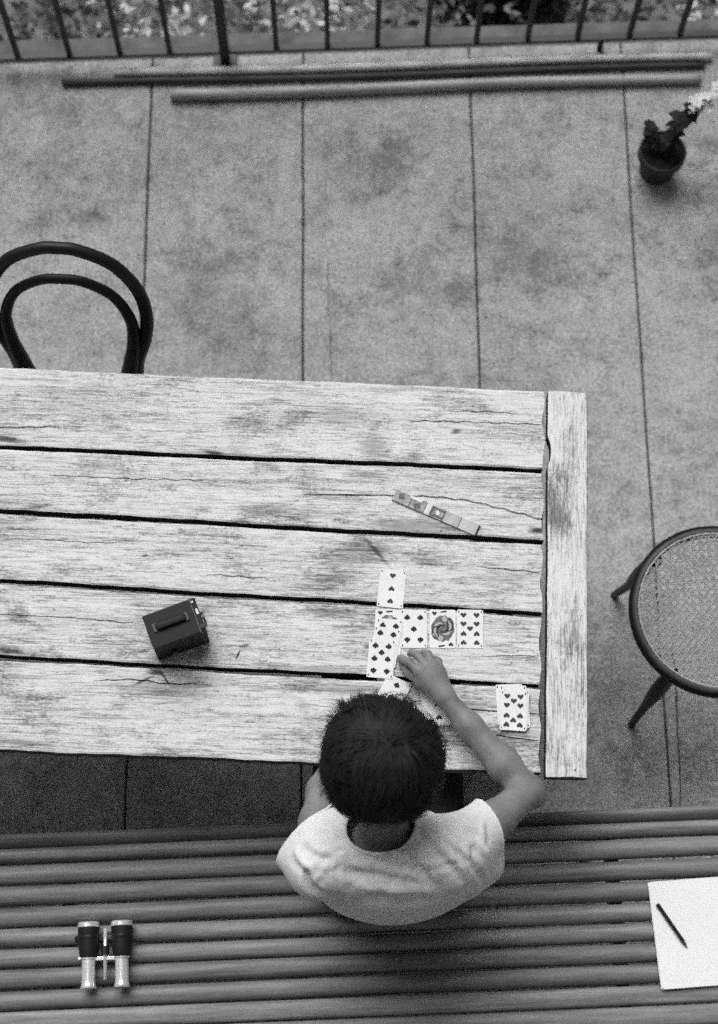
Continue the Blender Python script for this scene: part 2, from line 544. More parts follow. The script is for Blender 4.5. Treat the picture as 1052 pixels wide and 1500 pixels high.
def leafy_bush(name, loc, rx, ry, rz_, n, label):
    e = empty(name, loc)
    tag(e, label, 'shrub')
    f = MB()
    for k in range(n):
        d = Vector((random.gauss(0, 1), random.gauss(0, 1), abs(random.gauss(0, 1)))).normalized()
        r = random.random() ** 0.4
        p = Vector((d.x * rx * r, d.y * ry * r, 0.06 + d.z * rz_ * r))
        s = random.uniform(0.014, 0.03)
        a = random.uniform(0, 6.28)
        u = Vector((math.cos(a), math.sin(a), random.uniform(-.5, .5)))
        w = u.cross(Vector((random.uniform(-.5, .5), random.uniform(-.5, .5), 1))).normalized() * 0.5
        f.add([p - u * s, p + w * s, p + u * s, p - w * s], [(0, 1, 2, 3)])
    f.build('crown', gm[0], e)
    t = MB()
    for k in range(6):
        a = k * 1.05
        t.add(*tube_vf(smooth_path([(0, 0, -0.02), (rx * .2 * math.cos(a), ry * .2 * math.sin(a), rz_ * .4), (rx * .6 * math.cos(a), ry * .6 * math.sin(a), rz_ * .8)], 6), [0.012 - 0.0014 * j for j in range(7)], 6))
    t.build('stem', M['leaf_dark'], e)
leafy_bush('garden_shrub', (0.40, 3.33, -0.42), 0.24, 0.13, 0.24, 1500, 'dark rounded shrub just beyond the railing balusters')

# ------------------------------------------------------------------ bamboo poles on the floor
def pole(p0, p1, r, mat, label, nodes):
    p0 = Vector((p0[0], p0[1], r)); p1 = Vector((p1[0], p1[1], r))
    d = p1 - p0
    e = empty('bamboo_pole', (p0.x, p0.y, 0))
    tag(e, label, 'pole', 'poles laid along the railing')
    L = d.length
    ts = sorted(set([0, 1] + [k / 40 for k in range(41)] + [t + s for t in nodes for s in (-0.006, -0.002, 0.002, 0.006)]))
    ts = [t for t in ts if 0 <= t <= 1]
    pts, rr = [], []
    for t in ts:
        p = p0 + d * t - Vector((p0.x, p0.y, 0))
        p.y += 0.004 * math.sin(t * 7 + p0.x * 5)
        near = min([abs(t - n) for n in nodes] + [1])
        pts.append(p); rr.append(r * (1.0 - 0.12 * t) * (1.09 if near < 0.003 else 1.0))
        pts[-1].z = r * (1 - 0.12 * t)
    V, F = tube_vf(pts, rr, 18)
    mesh_obj('culm', V, F, mat, e, smooth=True)
    for n_ in nodes:
        p = p0 + d * n_ - Vector((p0.x, p0.y, 0)); p.z = r * (1 - .12 * n_); p.y += 0.004 * math.sin(n_ * 7 + p0.x * 5)
        dd = d.normalized()
        V, F = tube_vf([p - dd * 0.004, p - dd * .0015, p + dd * .0015, p + dd * 0.004], [r * (1.01 - .12 * n_), r * (1.10 - .12 * n_), r * (1.10 - .12 * n_), r * (1.01 - .12 * n_)], 18)
        mesh_obj('node_ring', V, F, mat, e, smooth=True)
pole((-0.595, 2.686), (0.965, 2.8066), 0.0165, M['bamboo'], 'thick pale bamboo pole lying nearest the open floor', (0.30, 0.47, 0.71))
pole((-0.918, 2.714), (0.98, 2.852), 0.0105, M['bamboo_dark'], 'blackened bamboo pole showing only its end past the pale one', (0.21, 0.52, 0.8))
pole((-0.77, 2.755), (1.00, 2.884), 0.0135, mottled('bleached_bamboo', 0.55, 0.75, 6, 0.5, 0.4, 0.1, stretch=(0.5, 6, 6)), 'thin pale bamboo pole lying closest to the railing', (0.15, 0.41, 0.66))

# ------------------------------------------------------------------ flower pot
pt = empty('flower_pot', (0.828, 2.497, 0))
tag(pt, 'small dark clay pot with a leafy stalk and pale blossom', 'flower pot')
V, F = lathe_vf([(0.001, 0.0), (0.045, 0.0), (0.048, 0.004), (0.058, 0.085), (0.066, 0.086), (0.068, 0.090), (0.068, 0.112), (0.066, 0.115), (0.061, 0.115), (0.059, 0.10), (0.001, 0.098)], 36)
mesh_obj('pot', V, F, M['pot'], pt, smooth=False)
V, F = lathe_vf([(0.0585, 0.100), (0.04, 0.104), (0.02, 0.102), (0.001, 0.106)], 24)
mesh_obj('soil', V, F, M['soil'], pt, smooth=True)
def leaf_vf(p, d, nrm, L, W, curl=0.25):
    d = Vector(d).normalized(); nrm = Vector(nrm); nrm = (nrm - d * nrm.dot(d)).normalized(); s = d.cross(nrm)
    V, F = [], []
    for i in range(6):
        t = i / 5
        w = W * math.sin(math.pi * min(1, 0.06 + 0.94 * t) ** 0.8) * 0.5 + 0.0005
        c = Vector(p) + d * (L * t) - nrm * (curl * L * t * t)
        V += [c - s * w + nrm * w * 0.3, c, c + s * w + nrm * w * 0.3]
    for i in range(5):
        a = i * 3
        F += [(a, a + 1, a + 4, a + 3), (a + 1, a + 2, a + 5, a + 4)]
    return V, F
def stalk(pts, r0, r1):
    P = smooth_path(pts, 12)
    V, F = tube_vf(P, [r0 + (r1 - r0) * i / 12 for i in range(13)], 7)
    mesh_obj('stalk', V, F, M['leaf_dark'], pt, smooth=True)
    return P
P1 = stalk([(0, 0.0, 0.10), (0.012, 0.012, 0.17), (0.045, 0.03, 0.25), (0.10, 0.06, 0.33)], 0.006, 0.003)
P2 = stalk([(-0.01, 0.01, 0.10), (-0.03, 0.02, 0.14), (-0.05, 0.035, 0.175)], 0.005, 0.002)
P3 = stalk([(0.01, 0.01, 0.10), (0.02, 0.03, 0.16), (0.03, 0.055, 0.21)], 0.005, 0.002)
for P, rngs in ((P1, range(2, 10)), (P2, range(3, 13)), (P3, range(3, 13))):
    for i in rngs:
        for k in range(3 if P is P1 and i > 5 else 3):
            a = random.uniform(0, 6.28)
            d = Vector((math.cos(a), math.sin(a), random.uniform(-0.1, 0.6)))
            V, F = leaf_vf(P[i], d, (0, 0, 1), random.uniform(0.020, 0.036), random.uniform(0.020, 0.034), 0.5)
            mesh_obj('leaf', V, F, M['leaf_dark'], pt, smooth=True)
for k in range(26):                              # pale spray at the end of the long stalk
    t_ = random.random()
    p_ = P1[9] + (P1[12] - P1[9]) * (t_ * 1.9) + Vector((random.gauss(0, .012), random.gauss(0, .012), random.gauss(0, .010)))
    for j in range(5):
        a = j * 1.257 + k
        V, F = leaf_vf(p_, (math.cos(a), math.sin(a), 0.4), (0, 0, 1), 0.016, 0.013)
        mesh_obj('petal', V, F, M['petal'], pt, smooth=True)
P4 = stalk([tuple(P1[9]), tuple(P1[12] + Vector((.03, .02, .03))), tuple(P1[12] + (P1[12] - P1[9]) * 0.9)], 0.003, 0.0015)

# ------------------------------------------------------------------ table
TZ = 0.75
TH = 0.036
table = empty('plank_table', (-0.42, 1.05, 0))
tag(table, 'long weathered plank table with a breadboard end, cards laid on it', 'table')
TO = Vector((-0.42, 1.05, 0))

def interp(pts, x):
    xs = [p[0] for p in pts]; ys = [p[1] for p in pts]
    return float(np.interp(x, xs, ys))

def plank(name, a0, a1, lo, hi, mat, parent, along='x', cracks=(), seed=0, wav=0.0016, notches=(), endw=0.003):
    """a board whose length runs along x (or y); lo/hi give its two long edges as polylines"""
    rs = random.Random(seed)
    ph = [rs.uniform(0, 6.28) for _ in range(8)]
    n = 150
    xs = [a0 + (a1 - a0) * i / n for i in range(n + 1)]
    ends = []
    for cr in cracks:
        ends += [cr['p'][0][0], cr['p'][-1][0]]
    xs = sorted(set(xs + [e for e in ends if a0 < e < a1]))
    V, F = [], []
    rows_n = None
    for xi, x in enumerate(xs):
        el = interp(lo, x) + wav * (math.sin(9 * x + ph[0]) + 0.6 * math.sin(31 * x + ph[1]) + 0.45 * math.sin(83 * x + ph[2])) * 0.6
        eh = interp(hi, x) + wav * (math.sin(8 * x + ph[3]) + 0.6 * math.sin(27 * x + ph[4]) + 0.45 * math.sin(91 * x + ph[5])) * 0.6
        for (side, nx_, nw, nd) in notches:
            k = math.exp(-((x - nx_) / nw) ** 4) * nd
            if side == 'lo': el += k
            else: eh -= k
        xe = x
        def zs(y): return TZ + 0.0007 * math.sin(11 * x + ph[6]) + 0.0006 * math.sin(60 * y + 3 * x + ph[7])
        ring = [(el + 0.003, TZ - TH), (el, TZ - TH + 0.004), (el, TZ - 0.004), (el + 0.0012, TZ - 0.0012)]
        mids = [el + 0.005]
        cy = []
        for cr in cracks:
            c = interp(cr['p'], x) + 0.0011 * math.sin(140 * x) + 0.0008 * math.sin(310 * x + 1)
            cy.append((c, cr))
        cy.sort(key=lambda q: q[0])
        last = el + 0.005
        top = []
        top.append((last, zs(last)))
        for c, cr in cy:
            xa, xb = cr['p'][0][0], cr['p'][-1][0]
            if x <= xa or x >= xb: k = 0.0
            else:
                k = min(1.0, (x - xa) / 0.03) if cr.get('open_a') is None else 1.0
                if cr.get('open_b') is None: k = min(k, (xb - x) / 0.03)
            w = cr['w'] * (0.25 + 0.75 * k)
            mid = (last + c) / 2
            top.append((mid, zs(mid)))
            top.append((c - w, zs(c) - 0.0)); top.append((c - w * 0.45, TZ - 0.016 * k - 0.0003)); top.append((c + w * 0.45, TZ - 0.016 * k - 0.0003)); top.append((c + w, zs(c)))
            last = c + w
        end = eh - 0.005
        for f_ in (0.33, 0.66): top.append((last + (end - last) * f_, zs(last + (end - last) * f_)))
        top.append((end, zs(end)))
        ring += top
        ring += [(eh - 0.0012, TZ - 0.0012), (eh, TZ - 0.004), (eh, TZ - TH + 0.004), (eh - 0.003, TZ - TH)]
        rows_n = len(ring)
        for yi, (y, z) in enumerate(ring):
            xx = x
            if xi == 0: xx += endw * math.sin(y * 70 + seed)
            if xi == len(xs) - 1: xx += endw * math.sin(y * 60 + 2 * seed)
            p = Vector((xx, y, z)) if along == 'x' else Vector((y, xx, z))
            V.append(p - TO)
    m = rows_n
    for i in range(len(xs) - 1):
        for j in range(m):
            j2 = (j + 1) % m
            q = (i * m + j, (i + 1) * m + j, (i + 1) * m + j2, i * m + j2)
            F.append(q if along == 'x' else q[::-1])
    F.append(tuple(range(m)) if along == 'x' else tuple(range(m))[::-1])
    L0 = (len(xs) - 1) * m
    F.append(tuple(L0 + k for k in range(m))[::-1] if along == 'x' else tuple(L0 + k for k in range(m)))
    o = mesh_obj(name, V, F, mat, parent)
    o.data.materials.append(M['gap_shade_edge'])     # sawn edges painted dark, so the gaps between boards read as deep shade
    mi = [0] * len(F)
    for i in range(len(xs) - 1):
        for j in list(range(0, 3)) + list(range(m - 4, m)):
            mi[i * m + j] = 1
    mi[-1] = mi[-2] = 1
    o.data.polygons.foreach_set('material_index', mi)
    return o

XL = -1.72
def ext(l, r):                                  # edge line through the measured left and right points
    (x0, y0), (x1, y1) = l, r
    k = (y1 - y0) / (x1 - x0)
    return [(XL - .1, y0 + k * (XL - .1 - x0)), (x1 + 0.05, y1 + k * 0.05)]
E0 = ext((-0.835, 1.493), (0.424, 1.482))
g1 = ext((-0.816, 1.298), (0.414, 1.287))
g2 = ext((-0.800, 1.146), (0.412, 1.117))
g3 = ext((-0.784, 0.984), (0.407, 0.952))
g4 = ext((-0.767, 0.812), (0.404, 0.790))
E5 = ext((-0.747, 0.613), (0.419, 0.603))
def sh_(l, d): return [(x, y + d) for x, y in l]
G = 0.0044
def mk(x, y, a, rx, ry, d): return (x - TO.x, y - TO.y, a, rx, ry, d)
pl = [
    plank('plank', XL, 0.413, sh_(g1, G), E0, wood_mat('timber_a', 1.3, marks=[mk(.215, 1.375, .3, .02, .010, .25), mk(-.80, 1.318, -.1, .07, .012, .15), mk(-.33, 1.302, -.15, .04, .010, .2), mk(.03, 1.33, -.7, .06, .05, .6), mk(-.05, 1.40, 0, .13, .05, .72)]), table, seed=1,
          cracks=[dict(p=[(0.09, 1.397), (0.25, 1.3985), (0.413, 1.399)], w=.0016, open_b=1), dict(p=[(-0.90, 1.344), (-0.8, 1.346), (-0.68, 1.353)], w=.0024), dict(p=[(0.19, 1.424), (0.30, 1.426), (0.36, 1.421)], w=.0013)]),
    plank('plank', XL, 0.411, sh_(g2, G + .0012), sh_(g1, -G), wood_mat('timber_b', 4.1, marks=[mk(.40, 1.145, .0, .035, .012, .1), mk(.13, 1.145, -.04, .22, .032, .5), mk(.02, 1.262, 0, .08, .018, .5), mk(-.2, 1.17, 0, .10, .03, .55), mk(-.72, 1.16, .06, .05, .007, .3)]), table, seed=2,
          cracks=[dict(p=[(-0.13, 1.211), (0.08, 1.2165), (0.17, 1.2165), (0.25, 1.209), (0.33, 1.191), (0.411, 1.171)], w=.0021, open_b=1), dict(p=[(-0.7, 1.236), (-.5, 1.234), (-.33, 1.237)], w=.0012)]),
    plank('plank', XL, 0.408, sh_(g3, G + .0008), sh_(g2, -G), wood_mat('timber_c', 7.7, marks=[mk(.0, 1.08, .3, .13, .05, .55), mk(.04, 1.085, -.85, .07, .008, .35), mk(-.05, 1.02, .1, .09, .035, .5), mk(-.47, 1.055, .2, .012, .006, .25), mk(.33, 1.03, 0, .10, .02, .75)]), table, seed=3,
          cracks=[dict(p=[(0.26, 1.056), (0.36, 1.051), (0.408, 1.049)], w=.0015, open_b=1), dict(p=[(-0.72, 1.085), (-0.6, 1.081), (-0.52, 1.083)], w=.0012), dict(p=[(-0.34, 1.018), (-0.2, 1.012)], w=.0012)]),
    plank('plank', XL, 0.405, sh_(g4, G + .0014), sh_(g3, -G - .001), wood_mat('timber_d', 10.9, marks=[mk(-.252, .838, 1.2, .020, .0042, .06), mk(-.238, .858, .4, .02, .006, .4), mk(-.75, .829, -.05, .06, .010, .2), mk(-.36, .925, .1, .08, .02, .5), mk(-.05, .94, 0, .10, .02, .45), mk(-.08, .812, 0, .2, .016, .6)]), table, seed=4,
          cracks=[dict(p=[(-0.8, 0.910), (-0.62, 0.908), (-0.47, 0.899)], w=.0011), dict(p=[(0.27, 0.852), (0.34, 0.857), (0.405, 0.859)], w=.0012, open_b=1)]),
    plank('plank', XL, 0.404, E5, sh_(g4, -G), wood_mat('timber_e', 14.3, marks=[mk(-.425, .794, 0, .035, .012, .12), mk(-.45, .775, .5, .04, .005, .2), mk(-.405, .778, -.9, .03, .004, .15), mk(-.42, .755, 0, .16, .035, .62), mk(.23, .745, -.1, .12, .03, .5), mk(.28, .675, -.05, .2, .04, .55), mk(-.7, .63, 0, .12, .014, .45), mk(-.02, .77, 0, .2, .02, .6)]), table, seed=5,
          cracks=[dict(p=[(0.21, 0.743), (0.28, 0.734), (0.404, 0.7315)], w=.0015, open_b=1), dict(p=[(0.26, 0.690), (0.33, 0.679), (0.404, 0.672)], w=.0015, open_b=1), dict(p=[(-0.56, 0.770), (-0.47, 0.776), (-0.40, 0.768), (-0.33, 0.771)], w=.0014)], wav=0.0022),
]
plank('end_board', 0.597, 1.4815, [(0.59, 0.4165), (1.5, 0.4235)], [(0.59, 0.5045), (1.5, 0.5155)], wood_mat('timber_end', 19.2, 'y', 1.02), table, along='y', seed=6, notches=[('lo', 1.335, .028, .007)], endw=0.0015, wav=0.001)
plank('end_board', 0.618, 1.502, [(0.59, -1.82), (1.5, -1.82)], [(0.59, -1.727), (1.5, -1.727)], wood_mat('timber_end_far', 23.2, 'y', 1.0), table, along='y', seed=8)
for lx, ly in ((0.33, 0.69), (0.34, 1.40), (-1.62, 0.70), (-1.61, 1.41)):
    q = MB()
    V, F = box_vf((lx - TO.x, ly - TO.y, 0.3565), (0.085, 0.085, 0.713), 0.006)
    q.add(V, F)
    q.build('leg', M['bamboo'], table)
q = MB(); q.add(*box_vf((-0.64 - TO.x, 0.705 - TO.y, 0.657), (1.87, 0.028, 0.11), 0.003)); q.build('apron', M['bamboo'], table)
q = MB(); q.add(*box_vf((-0.64 - TO.x, 1.40 - TO.y, 0.657), (1.87, 0.028, 0.11), 0.003)); q.build('apron', M['bamboo'], table)
q = MB(); q.add(*box_vf((0.335 - TO.x, 1.045 - TO.y, 0.657), (0.028, 0.62, 0.11), 0.003)); q.build('apron', M['bamboo'], table)

# ------------------------------------------------------------------ playing cards
CW, CL, CT = 0.0575, 0.0865, 0.0005
def heart_poly(n=22):
    P = []
    for i in range(n):
        t = 2 * math.pi * i / n
        P.append((16 * math.sin(t) ** 3 / 32.0, (13 * math.cos(t) - 5 * math.cos(2 * t) - 2 * math.cos(3 * t) - math.cos(4 * t)) / 32.0 + 0.06))
    return P[::-1]
HEART = heart_poly()
SPADE = [(x, -y + 0.05) for x, y in HEART][::-1]
STEM = [(-0.04, -0.08), (-0.17, -0.50), (0.17, -0.50), (0.04, -0.08)]
PIPS = {2: [(0, .3), (0, -.3)], 3: [(0, .33), (0, 0), (0, -.33)], 5: [(-.25, .3), (.25, .3), (0, 0), (-.25, -.3), (.25, -.3)],
        6: [(-.25, .33), (.25, .33), (-.25, 0), (.25, 0), (-.25, -.33), (.25, -.33)],
        7: [(-.25, .33), (.25, .33), (0, .165), (-.25, 0), (.25, 0), (-.25, -.33), (.25, -.33)],
        9: [(-.25, .35), (.25, .35), (-.25, .12), (.25, .12), (0, 0), (-.25, -.12), (.25, -.12), (-.25, -.35), (.25, -.35)],
        10: [(-.25, .35), (.25, .35), (0, .235), (-.25, .12), (.25, .12), (-.25, -.12), (.25, -.12), (0, -.235), (-.25, -.35), (.25, -.35)]}
def rounded(w, l, r, n=4):
    P = []
    for cx, cy, a0 in ((w / 2 - r, l / 2 - r, 0), (-w / 2 + r, l / 2 - r, 90), (-w / 2 + r, -l / 2 + r, 180), (w / 2 - r, -l / 2 + r, 270)):
        for k in range(n + 1):
            a = R(a0 + 90 * k / n)
            P.append((cx + r * math.cos(a), cy + r * math.sin(a)))
    return P
OUT = rounded(CW, CL, 0.0035)
card_me = None
def card(face, suit, x, y, rz, z, label, tiltx=0.0, tilty=0.0, lift=0.0):
    global card_me
    if card_me is None:
        n = len(OUT)
        V = [(a, b, 0) for a, b in OUT] + [(a, b, CT) for a, b in OUT]
        F = [tuple(range(n))[::-1], tuple(range(n, 2 * n))] + [(i, (i + 1) % n, n + (i + 1) % n, n + i) for i in range(n)]
        card_me = bpy.data.meshes.new('playing_card')
        card_me.from_pydata(V, [], F)
        card_me.materials.append(M['card']); card_me.materials.append(M['card_back'])
        card_me.polygons[0].material_index = 1
    o = bpy.data.objects.new('playing_card', card_me)
    C.objects.link(o)
    o.location = (x, y, z)
    o.rotation_euler = (tiltx, tilty, R(rz))
    tag(o, label, 'playing card', 'playing cards of the game on the table')
    q = MB()
    zz = CT + 0.00035
    def poly(P, cx, cy, s, flip, mi=0, dz=0):
        k = -1 if flip else 1
        q.add([(cx + a * s * k, cy + b * s * k, zz + dz) for a, b in P], [tuple(range(len(P)))], mi)
    if isinstance(face, int):
        s = 0.0135
        for (px, py) in PIPS[face]:
            flip = py < -0.001 or (face == 3 and py == 0 and suit == 'h')
            if suit == 'h': poly(HEART, px * CW, py * CL, s, flip)
            else:
                poly(SPADE, px * CW, py * CL, s, flip); poly(STEM, px * CW, py * CL, s, flip)
        for sx in (-1, 1):                      # tiny corner indices
            for sy in (-1, 1):
                q.add([(sx * CW * .43 + a * .0012, sy * CL * .44 + b * .0022, zz) for a, b in ((-1, -1), (1, -1), (1, 1), (-1, 1))], [(0, 1, 2, 3)])
        q.build('pip_print', M['pip_red'] if suit == 'h' else M['pip_black'], o)
    elif face == 'court':
        # a plain double ended figure: dark oval, tinted swirls, suit mark in two corners
        el = [(math.cos(t) * 0.48, math.sin(t) * 0.56) for t in np.linspace(0, 2 * math.pi, 28, endpoint=False)]
        el = [(a * (1 + .07 * math.sin(5 * i)), b * (1 + .07 * math.cos(3 * i))) for i, (a, b) in enumerate(el)]
        poly(el, 0.001, 0.001, 0.052, False, 1)
        for fl in (False, True):
            k = -1 if fl else 1
            arc = [(0.013 + 0.010 * math.cos(t), 0.002 + 0.014 * math.sin(t)) for t in np.linspace(-2.2, 1.6, 12)]
            for (rw, mi, dz, dx, dy) in ((0.0028, 2, 0.0002, 0, 0), (0.0016, 0, 0.0003, -0.005, 0.004), (0.0014, 0, 0.0003, 0.006, 0.007)):
                Lp = [((a + dx) * k - 0.006 * k, (b + dy) * k) for a, b in arc]
                for i in range(len(Lp) - 1):
                    (ax, ay), (bx, by) = Lp[i], Lp[i + 1]
                    d = Vector((bx - ax, by - ay)).normalized(); nn = Vector((-d.y, d.x)) * rw
                    q.add([(ax - nn.x, ay - nn.y, zz + dz), (bx - nn.x, by - nn.y, zz + dz), (bx + nn.x, by + nn.y, zz + dz), (ax + nn.x, ay + nn.y, zz + dz)], [(0, 1, 2, 3)], mi)
            poly([(a * 1.0, b) for a, b in HEART], -0.018 * k, 0.034 * k, 0.0105, fl, 0, 0.0002)
            poly([(-.5, -.12), (.5, .02), (.48, .26), (.0, .2), (-.5, .08)], 0.002 * k, 0.0375 * k, 0.014, fl, 0, 0.0002)
            poly([(math.cos(t) * .5, math.sin(t) * .6) for t in np.linspace(0, 6.28, 10, endpoint=False)], 0.004 * k, 0.022 * k, 0.011, fl, 2, 0.0005)
        ob = q.build('court_print', None, o, mats=[M['pip_black'], M['court_mid'], M['court_light']])
    return o
Z0 = TZ + 0.0016
card(3, 'h', 0.0775, 0.999, -4.0, Z0, 'three of hearts, topmost card, laid alone above the overlapping column')
card('court', 's', 0.0715, 0.908, -1.5, Z0, 'picture card at the head of the overlapping column, mostly covered')
card(6, 's', 0.0735, 0.886, -3.0, Z0 + .0012, 'spade card overlapping the picture card in the column', tiltx=.006)
card(9, 's', 0.0665, 0.866, -7.0, Z0 + .0024, 'spade card second from the bottom of the overlapping column', tiltx=.006)
card(7, 's', 0.0590, 0.8395, -3.0, Z0 + .0036, 'seven of spades lying uppermost at the foot of the overlapping column', tiltx=.006)
card(5, 's', 0.1285, 0.9095, 1.5, Z0, 'five of spades just above the reaching hand')
card('court', 'h', 0.1915, 0.9115, 1.0, Z0, 'uncovered picture card between the five and the nine')
card(9, 'h', 0.2515, 0.9135, 1.0, Z0, 'nine of hearts at the end of the row of three')
dc = [(0.3395, 0.7500, 4), (0.3440, 0.7460, -2), (0.3520, 0.7410, 3), (0.3465, 0.7465, 1.5), (0.3500, 0.7385, -3)]
for i, (x, y, a) in enumerate(dc):
    card(6, 'h', x, y, a, Z0 + i * .0013, 'card in the pile under the ten of hearts, showing only its edges')
card(10, 'h', 0.3465, 0.7345, -1.5, Z0 + 5 * .0013, 'ten of hearts topping the squared pile near the end board')
sp = [(0.1785, 0.7400, 9), (0.1835, 0.7375, 6), (0.1800, 0.7390, 10), (0.1830, 0.7410, 7), (0.1815, 0.7385, 8), (0.1840, 0.7405, 5), (0.1825, 0.7420, 8)]
for i, (x, y, a) in enumerate(sp):
    last = i == len(sp) - 1
    card(3 if last else 6, 'h', x, y, a, Z0 + .0010 + (i + 1) * .0016, 'heart card topping the thick deck under the forearm' if last else 'card in the thick deck under the forearm, showing only its edge')
card(5, 's', 0.1915, 0.7655, 38, Z0, 'card peeping out beside the wrist, only a corner showing')

# ------------------------------------------------------------------ printed strip on the table
st = empty('printed_strip', (0.172, 1.178, TZ + 0.001), math.atan2(-0.078, 0.188))
tag(st, 'narrow flat strip of printed picture panels lying aslant above the cards', 'printed strip')
tones = [(0.12, 0.5), (0.08, 0.45), (0.5, 0.75), (0.03, 0.5), (0.3, 0.5), (0.38, 0.55)]
xs = [-0.103, -0.062, -0.026, -0.012, 0.020, 0.058, 0.100]
for i in range(6):
    q = MB()
    q.add(*box_vf(((xs[i] + xs[i + 1]) / 2, 0, 0.002), (xs[i + 1] - xs[i] - 0.0012, 0.027, 0.004), 0.0006))
    q.build('panel', mottled('printed_panel_%d' % i, tones[i][0], tones[i][1], (70, 80, 90, 120, 40, 24)[i], 0.5, 0.3, 0.0), st)
q = MB(); q.add(*box_vf((0, 0, 0.0015), (0.205, 0.0255, 0.003), 0.0005)); q.build('backing', M['pip_black'], st)
q = MB()
for s in (-1, 1): q.add(*box_vf((0.004, s * 0.0085, 0.0045), (0.026, 0.004, 0.001)))
q.add(*box_vf((0.0185, 0, 0.0045), (0.003, 0.024, 0.001))); q.add(*box_vf((-0.010, 0, 0.0045), (0.003, 0.02, 0.001)))
q.add(*box_vf((-0.045, -0.004, 0.0045), (0.014, 0.012, 0.001), 0, .6)); q.add(*box_vf((-0.085, 0.003, 0.0045), (0.012, 0.012, 0.001), 0, .4))
q.build('dark_print', M['court_mid'], st)
for c_, s_, r_ in (((-0.052, 0.010, 0.0047), (0.028, 0.006, 0.001), 0), ((0.004, 0.0, 0.0047), (0.008, 0.010, 0.001), .7)):
    q = MB(); q.add(*box_vf(c_, s_, 0, r_)); q.build('pale_print', M['card'], st)

# ------------------------------------------------------------------ box camera
bc_rz = math.atan2(0.046, 0.107)
bc = empty('box_camera', (-0.3835, 0.8765, TZ + 0.001), bc_rz)
tag(bc, 'black leather covered box camera with a strap handle on the table', 'camera')
LX, LY, LZ = 0.118, 0.078, 0.105
q = MB(); q.add(*box_vf((0, 0, LZ / 2), (LX, LY, LZ), 0.0025)); q.build('body', M['leather'], bc)
q = MB(); q.add(*box_vf((LX / 2 - 0.012, 0, LZ / 2), (0.0035, LY + 0.0025, LZ + 0.0025), 0.0008)); q.build('front_seam', M['black'], bc)
hp = smooth_path([(-0.040, 0.004, LZ + .001), (-0.034, 0.004, LZ + .006), (-0.005, 0.004, LZ + .008), (0.022, 0.004, LZ + .006), (0.028, 0.004, LZ + .001)], 16)
V, F = tube_vf(hp, 0.0016, 8, flat=5.0); mesh_obj('strap_handle', V, F, M['leather'], bc, smooth=True)
for hx in (-0.040, 0.028):
    q = MB(); q.add(*box_vf((hx, 0.004, LZ + 0.002), (0.012, 0.019, 0.004), 0.0015)); q.build('strap_mount', M['seat_rim'], bc)
q = MB(); q.add(*box_vf((LX / 2 - 0.009 + 0.004, 0.006, LZ + 0.001), (0.005, 0.013, 0.003), 0.0008)); q.build('viewfinder', M['finder'], bc)
V, F = lathe_vf([(0.001, 0.002), (0.0026, 0.002), (0.003, 0.0)], 12, (LX / 2 - 0.008, 0.030, LZ)); mesh_obj('stud', V, F, M['finder'], bc)
q = MB(); q.add(*box_vf((LX / 2 - 0.003, -0.028, LZ + 0.0015), (0.015, 0.010, 0.004), 0.001)); q.build('shutter_lever', M['bench_frame'], bc)
V, F = lathe_vf([(0.016, 0.0), (0.016, 0.006), (0.012, 0.007), (0.011, 0.003), (0.001, 0.004)], 24, (LX / 2, 0, 0.055), (1, 0, 0)); mesh_obj('lens', V, F, M['black'], bc, smooth=False)
V, F = lathe_vf([(0.008, 0.0), (0.008, 0.007), (0.001, 0.008)], 18, (-0.02, -LY / 2, 0.045), (0, -1, 0)); mesh_obj('winding_knob', V, F, M['black'], bc)
q = MB(); q.add(*box_vf((LX / 2 + .001, -0.016, 0.082), (0.002, 0.014, 0.012), 0.0005)); q.build('viewfinder', M['lens'], bc)

# ------------------------------------------------------------------ bench
bench = empty('slatted_bench', (0, 0.27, 0), TERR)
tag(bench, 'long garden bench of grey rounded slats that the person sits on', 'bench')
SZ = 0.470
lines = [0.470, 0.440, 0.404, 0.356, 0.309, 0.262, 0.218, 0.174, 0.128, 0.082, 0.038, -0.010, -0.058]   # slat gaps measured from the far left of the frame
def to_b(y): return (y + 0.785 * math.tan(TERR) - 0.27) * math.cos(TERR)
def slat_mesh(name, yc, zc, w, h, L, roll, mat, par, seed, rnd=0.86):
    rs = random.Random(seed)
    prof = []
    nseg = 16
    for k in range(nseg):
        a = 2 * math.pi * k / nseg
        ca, sa = math.cos(a), math.sin(a)
        e = rnd
        prof.append((math.copysign(abs(ca) ** e, ca) * w / 2, math.copysign(abs(sa) ** (e + .05), sa) * h / 2))
    V, F = [], []
    n = 24
    p1, p2 = rs.uniform(0, 6), rs.uniform(0, 6)
    for i in range(n + 1):
        x = -L / 2 + L * i / n
        dy = 0.0012 * math.sin(x * 2.3 + p1) ; dz = 0.0012 * math.sin(x * 1.9 + p2)
        for a, b in prof:
            ra = a * math.cos(roll) - b * math.sin(roll); rb = a * math.sin(roll) + b * math.cos(roll)
            V.append((x, yc + ra + dy, zc + rb + dz))
    for i in range(n):
        for k in range(nseg):
            k2 = (k + 1) % nseg
            F.append((i * nseg + k, (i + 1) * nseg + k, (i + 1) * nseg + k2, i * nseg + k2))
    F.append(tuple(range(nseg))); F.append(tuple(n * nseg + k for k in range(nseg))[::-1])
    return mesh_obj(name, V, F, mat, par, smooth=True)
slat_mats = [mottled('slat_paint_%d' % k, 0.085 + 0.02 * (k % 3), 0.23 + 0.04 * ((k * 2) % 3), 5 + k, 0.5, 0.35, 0.5, 0.0016, stretch=(1.0, 14, 14)) for k in range(4)]
